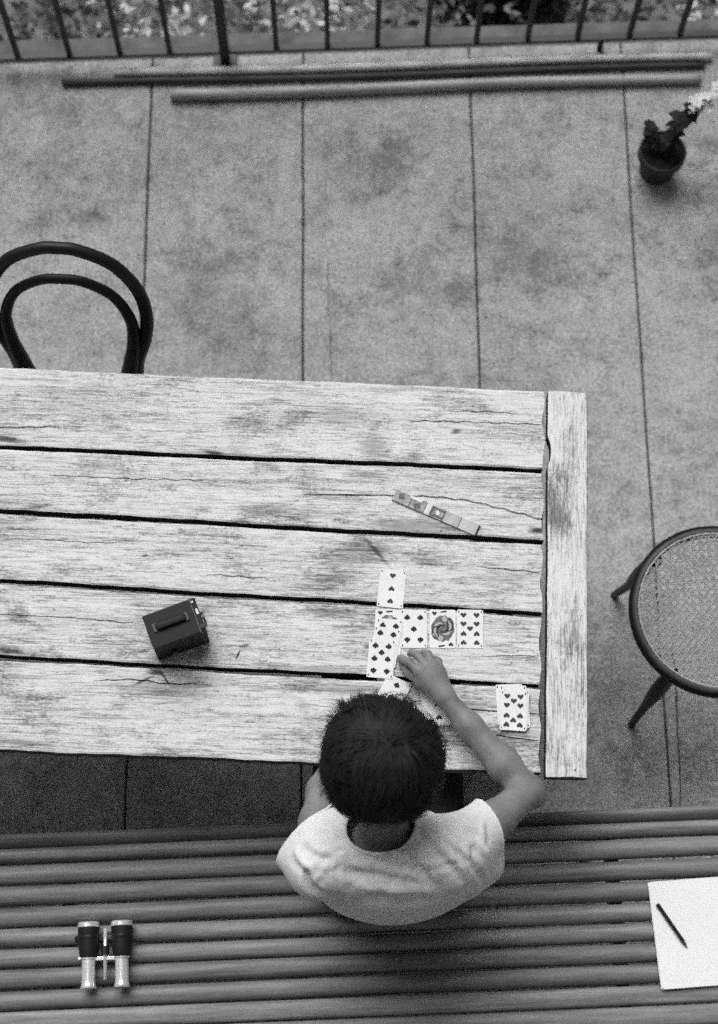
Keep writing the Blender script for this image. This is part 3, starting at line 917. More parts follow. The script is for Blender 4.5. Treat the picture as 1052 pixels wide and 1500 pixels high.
for i in range(len(lines) - 1):
    a, b = to_b(lines[i]), to_b(lines[i + 1])
    w = (a - b) - (0.0032 if i < 9 else 0.0015)
    zc = SZ - 0.025
    roll = 0
    if i == 0: zc -= 0.012; roll = -0.5
    if i == 1: zc -= 0.003; roll = -0.2
    slat_mesh('slat', (a + b) / 2, zc, w, 0.050, 4.2, roll, slat_mats[i % 4], bench, i, 0.84 if i < 9 else 0.45)
# back of the bench rises behind the seat
yb = to_b(0.078)
slat_mesh('back_slat', yb - 0.185, SZ + 0.11, 0.016, 0.10, 4.2, 0.26, slat_mats[2], bench, 33)
slat_mesh('back_slat', yb - 0.215, SZ + 0.235, 0.016, 0.10, 4.2, 0.26, slat_mats[3], bench, 34)
for x in (-1.75, -0.62, 0.62, 1.75):
    q = MB()
    yf, yr = to_b(0.455), to_b(-0.06)
    q.add(*box_vf((x, (yf + yr) / 2, SZ - 0.068), (0.03, yf - yr, 0.030), 0.002))
    q.build('seat_bearer', M['slat'], bench)
    for y_ in (yf - 0.02, yr + 0.0):
        q = MB(); q.add(*box_vf((x, y_, (SZ - 0.083) / 2), (0.03, 0.035, SZ - 0.083), 0.002)); q.build('leg', M['bench_frame'], bench)
    V, F = tube_vf([(x, yr - 0.03, SZ - 0.05), (x, yr - 0.070, SZ + 0.11), (x, yr - 0.102, SZ + 0.29)], 0.011, 8)
    mesh_obj('back_support', V, F, M['bench_frame'], bench)

# ------------------------------------------------------------------ drawing pad and pencil on the bench
pad = empty('drawing_pad', (0.690, 0.2955, SZ + 0.0025), R(6.2))
tag(pad, 'blank white drawing pad lying on the bench slats', 'drawing pad')
PWX, PWY = 0.32, 0.233
def sheet(name, z, th, dx, dy, mat, r=0.004, wx=PWX, wy=PWY):
    P = rounded(wx, wy, r)
    n = len(P)
    V = [(a + wx / 2 + dx, b + dy, z) for a, b in P] + [(a + wx / 2 + dx, b + dy, z + th) for a, b in P]
    F = [tuple(range(n))[::-1], tuple(range(n, 2 * n))] + [(i, (i + 1) % n, n + (i + 1) % n, n + i) for i in range(n)]
    return mesh_obj(name, V, F, mat, pad)
sheet('backing_board', 0.0, 0.0025, 0.001, -0.001, M['board'])
for i in range(4):
    sheet('page', 0.0028 + i * 0.0013, 0.0010, random.uniform(-.0012, .0012), random.uniform(-.0012, .0012), M['paper'], 0.004 + 0.002 * i)
pc = empty('pencil', (0.7285, 0.3185, SZ + 0.0025 + 0.0083 + 0.0048), math.atan2(-0.091, 0.064))
tag(pc, 'black pencil lying aslant on the white pad', 'pencil')
V, F = tube_vf([(-0.056, 0, 0), (-0.055, 0, 0), (0.040, 0, 0), (0.041, 0, 0)], [0.0038, 0.0046, 0.0046, 0.0044], 6); mesh_obj('shaft', V, F, M['pencil'], pc)
V, F = tube_vf([(0.041, 0, 0), (0.054, 0, 0)], [0.0042, 0.0014], 8); mesh_obj('sharpened_tip', V, F, M['seat_rim'], pc)
V, F = tube_vf([(0.054, 0, 0), (0.0575, 0, -0.0005)], [0.0014, 0.0003], 6); mesh_obj('lead', V, F, M['pencil'], pc)

# ------------------------------------------------------------------ binoculars on the bench
bn = empty('binoculars', (-0.5235, 0.209, SZ + 0.001), R(4.5))
tag(bn, 'small black and nickel binoculars lying on the bench slats', 'binoculars')
for sx in (-1, 1):
    ox = sx * 0.0365
    V, F = lathe_vf([(0.0185, -0.005), (0.0200, 0.0), (0.0222, 0.020), (0.0232, 0.045), (0.0238, 0.048), (0.0238, 0.060)], 28, (ox, 0.004, 0.0240), (0, 1, 0))
    brl = mesh_obj('barrel', V, F, M['leather'], bn, smooth=True)
    V, F = lathe_vf([(0.0241, 0.0), (0.0243, 0.002), (0.0243, 0.005), (0.0238, 0.006)], 28, (ox, 0.040, 0.0240), (0, 1, 0)); mesh_obj('ring', V, F, M['black'], brl, smooth=False)
    V, F = lathe_vf([(0.0238, 0.0), (0.0243, 0.001), (0.0240, 0.008), (0.0220, 0.011), (0.0200, 0.011), (0.0195, 0.006), (0.001, 0.004)], 28, (ox, 0.064, 0.0240), (0, 1, 0)); mesh_obj('objective_rim', V, F, M['chrome'], brl, smooth=False)
    V, F = lathe_vf([(0.0150, 0.0), (0.0150, 0.050), (0.0152, 0.055), (0.0165, 0.060), (0.0178, 0.066), (0.0165, 0.067), (0.012, 0.064), (0.001, 0.064)], 28, (ox, 0.0, 0.0240), (0, -1, 0)); mesh_obj('draw_tube', V, F, M['chrome'], bn, smooth=True)
    V, F = lathe_vf([(0.0175, 0.0), (0.0175, 0.004), (0.0155, 0.005)], 28, (ox, 0.0, 0.0240), (0, -1, 0)); mesh_obj('collar', V, F, M['chrome'], bn)
q = MB()
q.add(*tube_vf([(0, 0.060, 0.026), (0, -0.050, 0.026)], 0.0042, 12)); q.build('centre_shaft', M['chrome'], bn, True)
q = MB(); q.add(*tube_vf([(0, 0.004, 0.026), (0, 0.022, 0.026)], 0.009, 18)); q.build('focus_wheel', M['black'], bn)
for y_ in (0.050, -0.004):
    q = MB(); q.add(*box_vf((0, y_, 0.025), (0.05, 0.008, 0.005), 0.001)); q.build('bridge', M['black'] if y_ > 0 else M['chrome'], bn)
V, F = tube_vf([(-0.0365 - 0.023, 0.046, 0.022), (-0.0365 - 0.030, 0.043, 0.014), (-0.0365 - 0.029, 0.035, 0.005)], 0.003, 8); mesh_obj('strap_lug', V, F, M['black'], bn)
V, F = tube_vf([(-0.0365 - 0.014, -0.001, 0.024), (-0.0365 - 0.022, -0.003, 0.024)], 0.003, 8); mesh_obj('strap_lug', V, F, M['chrome'], bn)

# ------------------------------------------------------------------ bentwood chairs
def chair(loc, rz, label):
    e = empty('bentwood_chair', loc, rz)
    tag(e, label, 'chair', 'bentwood cane chairs at the table')
    SH = 0.462
    RO, RI = 0.205, 0.186
    V, F = lathe_vf([(RI, SH - 0.028), (RO - 0.004, SH - 0.030), (RO, SH - 0.022), (RO, SH - 0.006), (RO - 0.005, SH), (RO - 0.012, SH + 0.001), (RI + 0.002, SH - 0.002), (RI, SH - 0.006), (RI, SH - 0.028)], 72)
    fr = mesh_obj('seat_frame', V, F, M['seat_rim'], e, smooth=True)
    V, F = lathe_vf([(RO + .0005, SH - 0.026), (RO + 0.006, SH - 0.022), (RO + 0.0062, SH - 0.008), (RO + .0005, SH - 0.004)], 72)
    mesh_obj('outer_hoop', V, F, M['bentwood'], e, smooth=True)
    # woven cane: paired strands both ways, single diagonals
    q = MB()
    p = 0.0185
    def strand(c, ang, w, z):
        if abs(c) >= RI + 0.006: return
        h = math.sqrt((RI + 0.008) ** 2 - c * c)
        ca, sa = math.cos(ang), math.sin(ang)
        n = 7
        P = []
        for i in range(n + 1):
            t = -h + 2 * h * i / n
            x, y = t * ca - c * sa, t * sa + c * ca
            rr = math.hypot(x, y)
            P.append((x, y, SH + z - 0.002 - 0.007 * max(0, 1 - (rr / RI) ** 2)))
        V, F = [], []
        for (x, y, zz) in P:
            for s, dz in ((-1, -0.0004), (0, 0.0005), (1, -0.0004)):
                V.append((x - s * w * sa, y + s * w * ca, zz + dz))
        for i in range(n):
            for s in (0, 1):
                a = i * 3 + s
                F.append((a, a + 3, a + 4, a + 1))
        q.add(V, F)
    k = -14
    for k in range(-14, 15):
        for d in (-0.0026, 0.0026):
            strand(k * p + d, 0, 0.0013, 0.0002); strand(k * p + d, math.pi / 2, 0.0013, 0.0010)
    for k in range(-19, 20):
        strand((k + 0.5) * p * 0.7071 * 1.0, math.pi / 4, 0.0011, 0.0018); strand((k + 0.5) * p * 0.7071, -math.pi / 4, 0.0011, 0.0026)
    cn = q.build('cane_weave', M['cane'], e); cn['kind'] = 'stuff'
    # rim cane round the opening
    V, F = lathe_vf([(RI + .001, SH + 0.001), (RI + 0.003, SH + 0.0025), (RI + 0.005, SH + 0.001)], 64)
    mesh_obj('binding_cane', V, F, M['cane'], e, smooth=True)
    # legs: front pair separate, back pair run up into the outer back hoop
    for s in (-1, 1):
        P = smooth_path([(s * 0.138, 0.126, SH - 0.02), (s * 0.150, 0.136, 0.30), (s * 0.160, 0.144, 0.14), (s * 0.176, 0.156, 0.0)], 14)
        V, F = tube_vf(P, [0.0150 + 0.006 * math.sin(math.pi * min(1, i / 9)) - 0.0004 * i for i in range(15)], 14)
        mesh_obj('leg', V, F, M['bentwood'], e, smooth=True)
        P = smooth_path([(s * 0.135, -0.205, SH - 0.03), (s * 0.140, -0.215, 0.26), (s * 0.155, -0.25, 0.0)], 12)
        V, F = tube_vf(P, [0.0175 - 0.0003 * i for i in range(13)], 12)
        mesh_obj('leg', V, F, M['bentwood'], e, smooth=True)
    def by(z): return -0.205 - 0.30 * max(0, (z - SH))   # the back leans away
    O = []
    outer = [(-0.135, SH - .03), (-0.139, 0.505), (-0.148, 0.56), (-0.172, 0.635), (-0.183, 0.715), (-0.168, 0.80), (-0.118, 0.875), (-0.045, 0.913), (0, 0.918)]
    outer = outer + [(-x, z) for x, z in outer[-2::-1]]
    P = smooth_path([(x, by(z), z) for x, z in outer], 70)
    rr = [0.0145 + 0.009 * (abs(i - 35) / 35) ** 2.5 for i in range(71)]
    V, F = tube_vf(P, rr, 14)
    mesh_obj('outer_back_hoop', V, F, M['bentwood'], e, smooth=True)
    inner = [(-0.120, SH - .02), (-0.124, 0.50), (-0.134, 0.56), (-0.147, 0.635), (-0.146, 0.715), (-0.112, 0.79), (-0.05, 0.83), (0, 0.836)]
    inner = inner + [(-x, z) for x, z in inner[-2::-1]]
    P = smooth_path([(x, by(z) + 0.012, z) for x, z in inner], 60)
    V, F = tube_vf(P, [0.0118 + 0.017 * (abs(i - 30) / 30) ** 2.4 for i in range(61)], 14)
    mesh_obj('inner_back_hoop', V, F, M['bentwood'], e, smooth=True)
    return e
chair((-0.702, 1.375, 0), math.pi + R(-1.0), 'black bentwood chair with a double hoop back, tucked under the table')
chair((0.862, 1.057, 0), R(96.5), 'round cane seated bentwood chair standing off the table end')

# ------------------------------------------------------------------ the card player
class Field:
    """signed distance field on a grid, meshed with surface nets"""
    def __init__(s, lo, hi, h):
        s.lo = np.array(lo, float); s.h = h
        s.n = np.ceil((np.array(hi) - s.lo) / h).astype(int) + 1
        s.d = np.full(tuple(s.n), 1.0, np.float32)
    def _sub(s, lo, hi):
        a = np.clip(np.floor((np.array(lo) - s.lo) / s.h).astype(int), 0, s.n - 1)
        b = np.clip(np.ceil((np.array(hi) - s.lo) / s.h).astype(int) + 1, 1, s.n)
        sl = tuple(slice(int(i), int(j)) for i, j in zip(a, b))
        ax = [((np.arange(int(i), int(j)) * s.h) + o).astype(np.float32) for i, j, o in zip(a, b, s.lo)]
        X, Y, Z = np.meshgrid(*ax, indexing='ij', sparse=True)
        return sl, X, Y, Z
    def _merge(s, sl, d, k):
        if min(d.shape) == 0: return
        e = s.d[sl]
        if k <= 0: s.d[sl] = np.minimum(e, d)
        else:
            hh = np.clip(0.5 + 0.5 * (e - d) / k, 0, 1)
            s.d[sl] = e * (1 - hh) + d * hh - k * hh * (1 - hh)
    def cap(s, a, b, ra, rb, k=0.02, sq=(1, 1, 1)):
        a = np.array(a, float); b = np.array(b, float); sq = np.array(sq, float)
        m = (max(ra, rb) / min(sq)) + k + 0.02
        sl, X, Y, Z = s._sub(np.minimum(a, b) - m, np.maximum(a, b) + m)
        ab = (b - a) * sq; L2 = float(ab @ ab) + 1e-9
        px, py, pz = (X - a[0]) * sq[0], (Y - a[1]) * sq[1], (Z - a[2]) * sq[2]
        t = np.clip((px * ab[0] + py * ab[1] + pz * ab[2]) / L2, 0, 1)
        d = np.sqrt((px - t * ab[0]) ** 2 + (py - t * ab[1]) ** 2 + (pz - t * ab[2]) ** 2) - (ra + (rb - ra) * t)
        s._merge(sl, d.astype(np.float32), k)
    def ell(s, c, r, k=0.02, rot=None):
        c = np.array(c, float); r = np.array(r, float)
        m = max(r) + k + 0.02
        sl, X, Y, Z = s._sub(c - m, c + m)
        px, py, pz = X - c[0], Y - c[1], Z - c[2]
        if rot is not None:
            Q = np.array(rot)              # rows: local axes
            px, py, pz = (Q[0, 0] * px + Q[0, 1] * py + Q[0, 2] * pz, Q[1, 0] * px + Q[1, 1] * py + Q[1, 2] * pz, Q[2, 0] * px + Q[2, 1] * py + Q[2, 2] * pz)
        k0 = np.sqrt((px / r[0]) ** 2 + (py / r[1]) ** 2 + (pz / r[2]) ** 2)
        k1 = np.sqrt((px / r[0] ** 2) ** 2 + (py / r[1] ** 2) ** 2 + (pz / r[2] ** 2) ** 2) + 1e-6
        d = k0 * (k0 - 1) / k1
        s._merge(sl, np.maximum(d, -0.2).astype(np.float32), k)
    def mesh(s):
        d = s.d
        neg = d < 0
        c = [neg[i:d.shape[0] - 1 + i, j:d.shape[1] - 1 + j, k:d.shape[2] - 1 + k] for i in (0, 1) for j in (0, 1) for k in (0, 1)]
        al = np.logical_and.reduce(c); an = np.logical_or.reduce(c)
        act = an & ~al
        idx = np.argwhere(act)
        vid = np.full(act.shape, -1, np.int64)
        vid[act] = np.arange(len(idx))
        offs = np.array([(i, j, k) for i in (0, 1) for j in (0, 1) for k in (0, 1)])
        val = np.stack([d[idx[:, 0] + o[0], idx[:, 1] + o[1], idx[:, 2] + o[2]] for o in offs], 1)
        acc = np.zeros((len(idx), 3)); cnt = np.zeros(len(idx))
        for a in range(8):
            for b in range(a + 1, 8):
                if np.abs(offs[a] - offs[b]).sum() != 1: continue
                m = (val[:, a] < 0) != (val[:, b] < 0)
                t = val[m, a] / (val[m, a] - val[m, b])
                acc[m] += offs[a] + (offs[b] - offs[a]) * t[:, None]
                cnt[m] += 1
        V = s.lo + (idx + acc / cnt[:, None]) * s.h
        F = []
        for ax in range(3):
            sl0 = [slice(1, -1)] * 3; sl1 = [slice(1, -1)] * 3
            sl0[ax] = slice(0, -1); sl1[ax] = slice(1, None)
            A, B = neg[tuple(sl0)], neg[tuple(sl1)]
            o = np.array([1, 1, 1]); o[ax] = 0
            u, v = [(1, 2), (2, 0), (0, 1)][ax]
            for flip, msk in ((False, A & ~B), (True, ~A & B)):
                e = np.argwhere(msk) + o
                if not len(e): continue
                def vv(du, dv):
                    q = e.copy(); q[:, u] -= du; q[:, v] -= dv
                    return vid[q[:, 0], q[:, 1], q[:, 2]]
                q = np.stack([vv(1, 1), vv(0, 1), vv(0, 0), vv(1, 0)], 1)
                F.append(q[:, ::-1] if flip else q)
        return V, np.concatenate(F)

PB = np.array([0.085, 0.30, 0.0])
person_rig = {}
SHR, ELR, WRR = np.array([.226, .412, .945]), np.array([.372, .553, .812]), np.array([.197, .746, .806])
SHL, ELL, WRL = np.array([-.064, .388, .950]), np.array([-.056, .540, .806]), np.array([.030, .648, .802])
HC = np.array([0.060, 0.548, 1.130])                       # head centre
ta = R(42)
H_f = np.array([0.0, math.cos(ta), -math.sin(ta)]); H_u = np.array([0.0, math.sin(ta), math.cos(ta)]); H_r = np.array([1.0, 0, 0])
HR = np.stack([H_r, H_f, H_u])
def hp_(x, y, z): return HC + H_r * x + H_f * y + H_u * z

B = Field((-0.22, 0.12, -0.01), (0.47, 1.02, 1.28), 0.0039)
B.ell((.085, .415, .560), (.160, .112, .100), 0.05)
B.cap((.085, .405, .60), (.085, .375, .76), .110, .110, 0.06, (0.86, 1.1, 1))
B.ell((.085, .390, .850), (.142, .085, .140), 0.05)
B.cap((-.035, .404, .918), (.200, .416, .922), .042, .042, 0.05)
B.cap((.078, .412, .955), (.064, .500, 1.075), .050, .048, 0.035)
B.ell(hp_(0, -.005, .022), (.076, .092, .098), 0.02, HR)                 # skull
B.ell(hp_(0, .035, -.055), (.058, .058, .065), 0.03, HR)                # jaw and face
B.cap(hp_(0, .090, -.002), hp_(0, .112, -.035), .008, .012, 0.012)       # nose
B.ell(hp_(0, .088, -.070), (.022, .010, .006), 0.006, HR)               # lips
B.ell(hp_(0, .080, -.098), (.022, .018, .016), 0.015, HR)               # chin
for s in (-1, 1):
    B.ell(hp_(s * .032, .080, .004), (.016, .010, .010), 0.008, HR)     # eye
    B.ell(hp_(s * .080, -.005, -.020), (.010, .020, .030), 0.008, HR)   # ear
    B.ell(hp_(s * .030, .084, .022), (.022, .008, .006), 0.01, HR)      # brow
# arms
for Sh, El, Wr in ((SHR, ELR, WRR), (SHL, ELL, WRL)):
    md = (Sh + El) / 2
    B.cap(Sh + np.array([0, 0, -.012]), md, .036, .038, 0.03); B.cap(md, El, .038, .032, 0.02)
    f1 = El + (Wr - El) * 0.30
    B.cap(El, f1, .031, .0335, 0.02); B.cap(f1, El + (Wr - El) * 0.7, .0335, .0255, 0.02)
    B.cap(El + (Wr - El) * 0.7, Wr, .0255, .0215, 0.02)
def finger(pts, r0, r1, k=0.004):
    n = len(pts) - 1
    for i in range(n):
        ra = r0 + (r1 - r0) * i / n; rb = r0 + (r1 - r0) * (i + 1) / n
        B.cap(pts[i], pts[i + 1], ra, rb, k)
B.ell(ELR + np.array([.012, -.008, -.004]), (.024, .024, .022), 0.012)   # point of the elbow
B.ell(WRR + np.array([.012, .0, .010]), (.010, .010, .009), 0.010)       # wrist bone
# right hand: palm down, fingers bent to the card edge
kn = [np.array(p) + np.array([0, -.010, 0]) for p in ((.138, .812, .812), (.155, .821, .817), (.172, .822, .814), (.187, .814, .806))]
for kp in kn:
    B.cap(WRR + (kp - WRR) * 0.05, kp, .017, .0115, 0.012)
sf = lambda P: [np.array(p) + np.array([0, -.016, 0]) for p in P]
finger([kn[0]] + sf([(.116, .838, .806), (.103, .851, .785), (.099, .856, .765)]), .0095, .0070)
finger([kn[1]] + sf([(.135, .854, .808), (.124, .864, .784), (.121, .866, .765)]), .0100, .0074)
finger([kn[2]] + sf([(.158, .858, .803), (.150, .864, .782), (.147, .863, .766)]), .0092, .0068)
finger([kn[3]] + sf([(.182, .844, .798), (.176, .853, .782), (.171, .853, .768)]), .0082, .0060)
finger([WRR + np.array([-.012, .012, -.004])] + sf([(.150, .794, .796), (.122, .820, .781), (.104, .842, .766)]), .0150, .0078, 0.012)
# left hand, resting below the head with a card between finger and thumb
off_l = np.array([-.012, -.050, 0])
sl_ = lambda P: [np.array(p) + off_l for p in P]
kl = sl_(((.104, .728, .806), (.095, .742, .812), (.083, .750, .810), (.070, .752, .802)))
for kp in kl:
    B.cap(WRL + (kp - WRL) * 0.05, kp, .017, .0115, 0.012)
finger([kl[0]] + sl_([(.126, .748, .800), (.128, .762, .784), (.122, .766, .770)]), .0095, .0072)
finger([kl[1]] + sl_([(.112, .772, .803), (.112, .782, .784), (.106, .780, .770)]), .0098, .0072)
finger([kl[2]] + sl_([(.095, .782, .800), (.094, .790, .782), (.089, .787, .770)]), .0092, .0070)
finger([kl[3]] + sl_([(.075, .778, .794), (.075, .785, .780), (.072, .780, .769)]), .0085, .0062)
finger([WRL + np.array([.018, .006, -.004])] + sl_([(.090, .700, .794), (.112, .722, .784), (.122, .744, .774)]), .0145, .0078, 0.012)
# legs
for s in (-1, 1):
    hip = np.array([.085 + s * .085, .43, .555]); kne = np.array([.085 + s * .095, .80, .545]); ank = np.array([.085 + s * .10, .78, .085])
    B.cap(hip, kne, .078, .058, 0.04)
    B.cap(kne, kne + (ank - kne) * .35, .054, .055, 0.03); B.cap(kne + (ank - kne) * .35, ank, .055, .035, 0.02)
    B.cap(ank + np.array([0, -.02, -.045]), ank + np.array([s * .02, .15, -.057]), .036, .026, 0.03)
V, F = B.mesh()
person = mesh_obj('person', V - PB, F, M['skin'], smooth=True, loc=tuple(PB))
md = person.modifiers.new('smooth', 'SMOOTH'); md.factor = 0.5; md.iterations = 1
tag(person, 'dark haired person in a white short sleeved shirt leaning over the card game', 'person')
card(3, 's', 0.0835, 0.7565, -24, Z0 + .0020, 'card held down by the fingers beside the front of the hair')

# trousers
T = Field((-0.16, 0.14, 0.06), (0.34, 0.92, 0.72), 0.006)
T.ell((.085, .415, .560), (.172, .120, .110), 0.05)
for s in (-1, 1):
    hip = np.array([.085 + s * .085, .43, .555]); kne = np.array([.085 + s * .095, .80, .545]); ank = np.array([.085 + s * .10, .78, .11])
    T.cap(hip, kne, .090, .069, 0.04); T.cap(kne, ank, .066, .056, 0.03)
V, F = T.mesh()
V[:, 2] += 0.002 * np.sin(V[:, 1] * 60 + V[:, 0] * 30)
V[:, 2] = np.maximum(V[:, 2], 0.4745)
lowmask = None
mesh_obj('trousers', *(lambda vv, ff: (vv - PB, ff))(*T.mesh()), M['trousers'], person, smooth=True)

# shirt: closed form first, then cut open at neck, sleeves and waist
S = Field((-0.26, 0.10, 0.44), (0.44, 0.64, 1.14), 0.0038)
S.cap((.085, .432, .50), (.085, .402, .78), .136, .136, 0.05, (0.84, 1.12, 1))
S.ell((.092, .386, .865), (.186, .106, .158), 0.05)
S.cap((-.050, .394, .935), (.216, .412, .938), .064, .062, 0.045)
S.cap((.078, .400, .950), (.066, .475, 1.050), .066, .055, 0.04)
ur = (ELR - SHR) / np.linalg.norm(ELR - SHR); ul = (ELL - SHL) / np.linalg.norm(ELL - SHL)
S.cap(SHR + np.array([-.02, -.01, -.01]), SHR + ur * .16, .060, .054, 0.035)
S.cap(SHL + np.array([.02, -.01, -.01]), SHL + ul * .17, .066, .060, 0.035)
S.cap(SHL + np.array([.0, -.008, -.035]), np.array([-.110, .402, .892]), .060, .040, 0.03)      # loose sleeve
S.cap(SHR + np.array([.005, -.03, -.05]), SHR + ur * .07 + np.array([.006, -.055, -.05]), .055, .046, 0.03)
V, F = S.mesh()
bm = bmesh.new()
bv = [bm.verts.new(v) for v in V]
for f in F:
    try: bm.faces.new([bv[i] for i in f])
    except ValueError: pass
bmesh.ops.smooth_vert(bm, verts=bm.verts, factor=0.5, use_axis_x=True, use_axis_y=True, use_axis_z=True)
bmesh.ops.smooth_vert(bm, verts=bm.verts, factor=0.5, use_axis_x=True, use_axis_y=True, use_axis_z=True)
bm.normal_update()
# folds pressed into the cloth (x, y ends in plan, width, depth; negative presses in)
folds = [((.125, .455), (.235, .335), .0085, -.010), ((.100, .420), (.205, .300), .009, -.009), ((.235, .335), (.265, .300), .009, -.008), ((.150, .470), (.255, .375), .009, .008),
         ((-.03, .358), (.09, .346), .009, -.008), ((.02, .328), (.15, .324), .009, .007), ((.03, .305), (.20, .312), .009, -.008), ((-.06, .325), (.03, .290), .009, -.008),
         ((-.085, .400), (-.02, .365), .008, -.009), ((-.06, .435), (.01, .405), .008, -.007), ((-.078, .350), (-.045, .298), .007, -.020), ((.245, .41), (.275, .33), .007, -.012),
         ((.20, .47), (.265, .42), .008, -.008), ((.0, .385), (.03, .33), .008, -.006), ((.15, .40), (.17, .33), .008, .006), ((.265, .46), (.285, .36), .006, .006),
         ((-.10, .395), (-.06, .345), .007, .008), ((.06, .375), (.16, .36), .008, -.006), ((.18, .43), (.22, .36), .007, .006)]
rc = random.Random(21)
for k_ in range(20):
    cx_, cy_ = rc.uniform(-.08, .27), rc.uniform(.27, .44)
    ang_ = math.atan2(cy_ - .47, cx_ - .065) + rc.gauss(0, .5) if rc.random() < .55 else rc.gauss(0.1, .35)
    L_ = rc.uniform(.02, .055)
    folds.append(((cx_ - L_ * math.cos(ang_), cy_ - L_ * math.sin(ang_)), (cx_ + L_ * math.cos(ang_), cy_ + L_ * math.sin(ang_)), rc.uniform(.0045, .0065), rc.choice((-1, -1, 1)) * rc.uniform(.0025, .0045)))
disp = {}
for vtx in bm.verts:
    p = vtx.co
    if p.z < 0.60 or vtx.normal.z < -0.2: 
        vtx_d = 0.004 * math.sin(p.x * 40 + p.z * 25) + 0.003 * math.sin(p.z * 60 + p.x * 17 + p.y * 30)
        disp[vtx] = vtx_d * 0.25
        continue
    dsum = 0.0010 * math.sin(p.x * 55 + p.y * 38 + p.z * 21) + 0.0008 * math.sin(p.x * 33 - p.y * 71 + p.z * 47)
    for (a, b, w, dep) in folds:
        ax, ay = a; bx, by_ = b
        dx, dy = bx - ax, by_ - ay
        L2 = dx * dx + dy * dy
        t = ((p.x - ax) * dx + (p.y - ay) * dy) / L2
        tc = min(1, max(0, t))
        bend = 0.006 * math.sin(t * 5)
        q_ = math.hypot(p.x - ax - tc * dx + bend, p.y - ay - tc * dy)
        if q_ < 3 * w:
            dsum += 0.85 * dep * (math.exp(-(q_ / w) ** 2) - 0.35 * math.exp(-((q_ - 1.9 * w) / w) ** 2)) * (0.4 + 0.6 * math.sin(math.pi * min(1, max(0, t * .9 + .05))))
    disp[vtx] = dsum * min(1.0, max(0.12, vtx.normal.z * 1.5))
nor = {v_: v_.normal.copy() for v_ in bm.verts}
for v_, dv in disp.items():
    v_.co += nor[v_] * dv
def cut(co, no, sel):
    co = Vector(co); no = Vector(no).normalized()
    fs = [f for f in bm.faces if sel(f.calc_center_median())]
    geom = list({v_ for f in fs for v_ in f.verts}) + list({e_ for f in fs for e_ in f.edges}) + fs
    bmesh.ops.bisect_plane(bm, geom=geom, dist=1e-5, plane_co=co, plane_no=no)
    kill = [f for f in bm.faces if sel(f.calc_center_median()) and (f.calc_center_median() - co).dot(no) > 0]
    bmesh.ops.delete(bm, geom=kill, context='FACES')
# neck opening: an oval about the neck, its edge drawn clean
n_ax = Vector((-.03, .25, .97)).normalized()
n_c = Vector((.063, .440, 1.0))
n_u = Vector((1, 0, 0)); n_u = (n_u - n_ax * n_u.dot(n_ax)).normalized(); n_v = n_ax.cross(n_u)
def neck_r(p):
    r_ = p - n_c
    return math.hypot(r_.dot(n_u) / 0.070, r_.dot(n_v) / 0.062)
bmesh.ops.delete(bm, geom=[f for f in bm.faces if f.calc_center_median().z > 0.93 and neck_r(f.calc_center_median()) < 1.0], context='FACES')
for v_ in bm.verts:
    if v_.is_boundary and v_.co.z > 0.90:
        k_ = neck_r(v_.co)
        if 0.7 < k_ < 1.3:
            r_ = v_.co - n_c; ax_ = n_ax * r_.dot(n_ax)
            v_.co = n_c + ax_ + (r_ - ax_) / k_
cut((.284, .462, .88), (.86, .42, -.28), lambda c: c.x > 0.255 and c.z > .70)
cut((-.094, .424, .91), (-.62, .70, -.36), lambda c: c.x < -0.03 and c.z > .74 and c.y > .36)
cut((0, 0, 0.505), (0, 0, -1), lambda c: c.z < 0.60)
# drop loose scraps
seen = set(); best = []
for f in bm.faces:
    if f in seen: continue
    st_, comp = [f], []
    seen.add(f)
    while st_:
        g = st_.pop(); comp.append(g)
        for e_ in g.edges:
            for h_ in e_.link_faces:
                if h_ not in seen: seen.add(h_); st_.append(h_)
    if len(comp) > len(best): best = comp
bs = set(best)
bmesh.ops.delete(bm, geom=[f for f in bm.faces if f not in bs], context='FACES')
bm.verts.ensure_lookup_table()
for v_ in bm.verts: v_.co -= Vector(PB)
bl = [v_.co.copy() for v_ in bm.verts if v_.is_boundary and v_.co.z > 0.62]
nb = [p for p in bl if 0.9 < neck_r(p + Vector(PB)) < 1.12]
s_r = [p for p in bl if p.x > 0.14]
s_l = [p for p in bl if p.x < -0.10 and p not in nb]
def band(P, axis, n, r, name, flat):
    c_ = sum(P, Vector()) / len(P)
    ax = Vector(axis).normalized(); u_ = ax.orthogonal().normalized(); w_ = ax.cross(u_)
    bins = [[] for _ in range(n)]
    for p in P:
        bins[int((math.atan2((p - c_).dot(w_), (p - c_).dot(u_)) / (2 * math.pi) + 0.5) * n) % n].append(p)
    Q = [sum(b_, Vector()) / len(b_) for b_ in bins if b_]
    Q = [(Q[i - 1] + Q[i] * 2 + Q[(i + 1) % len(Q)]) / 4 for i in range(len(Q))]
    Q = Q + [Q[0], Q[1]]
    V_, F_ = tube_vf(Q, r, 8, flat=flat, cap=False)
    mesh_obj(name, V_, F_, M['shirt'], tee, smooth=True)
tee = bm_obj('t_shirt', bm, M['shirt'], person, smooth=True)
band(nb, n_ax, 44, 0.0042, 'neckband', 0.8)
band(s_r, (.86, .42, -.28), 30, 0.0030, 'sleeve_hem', 1.0)
band(s_l, (-.62, .70, -.36), 30, 0.0030, 'sleeve_hem', 1.0)
sm = tee.modifiers.new('thickness', 'SOLIDIFY'); sm.thickness = 0.004; sm.offset = -1.0
tee.modifiers.new('smooth', 'SMOOTH').iterations = 2

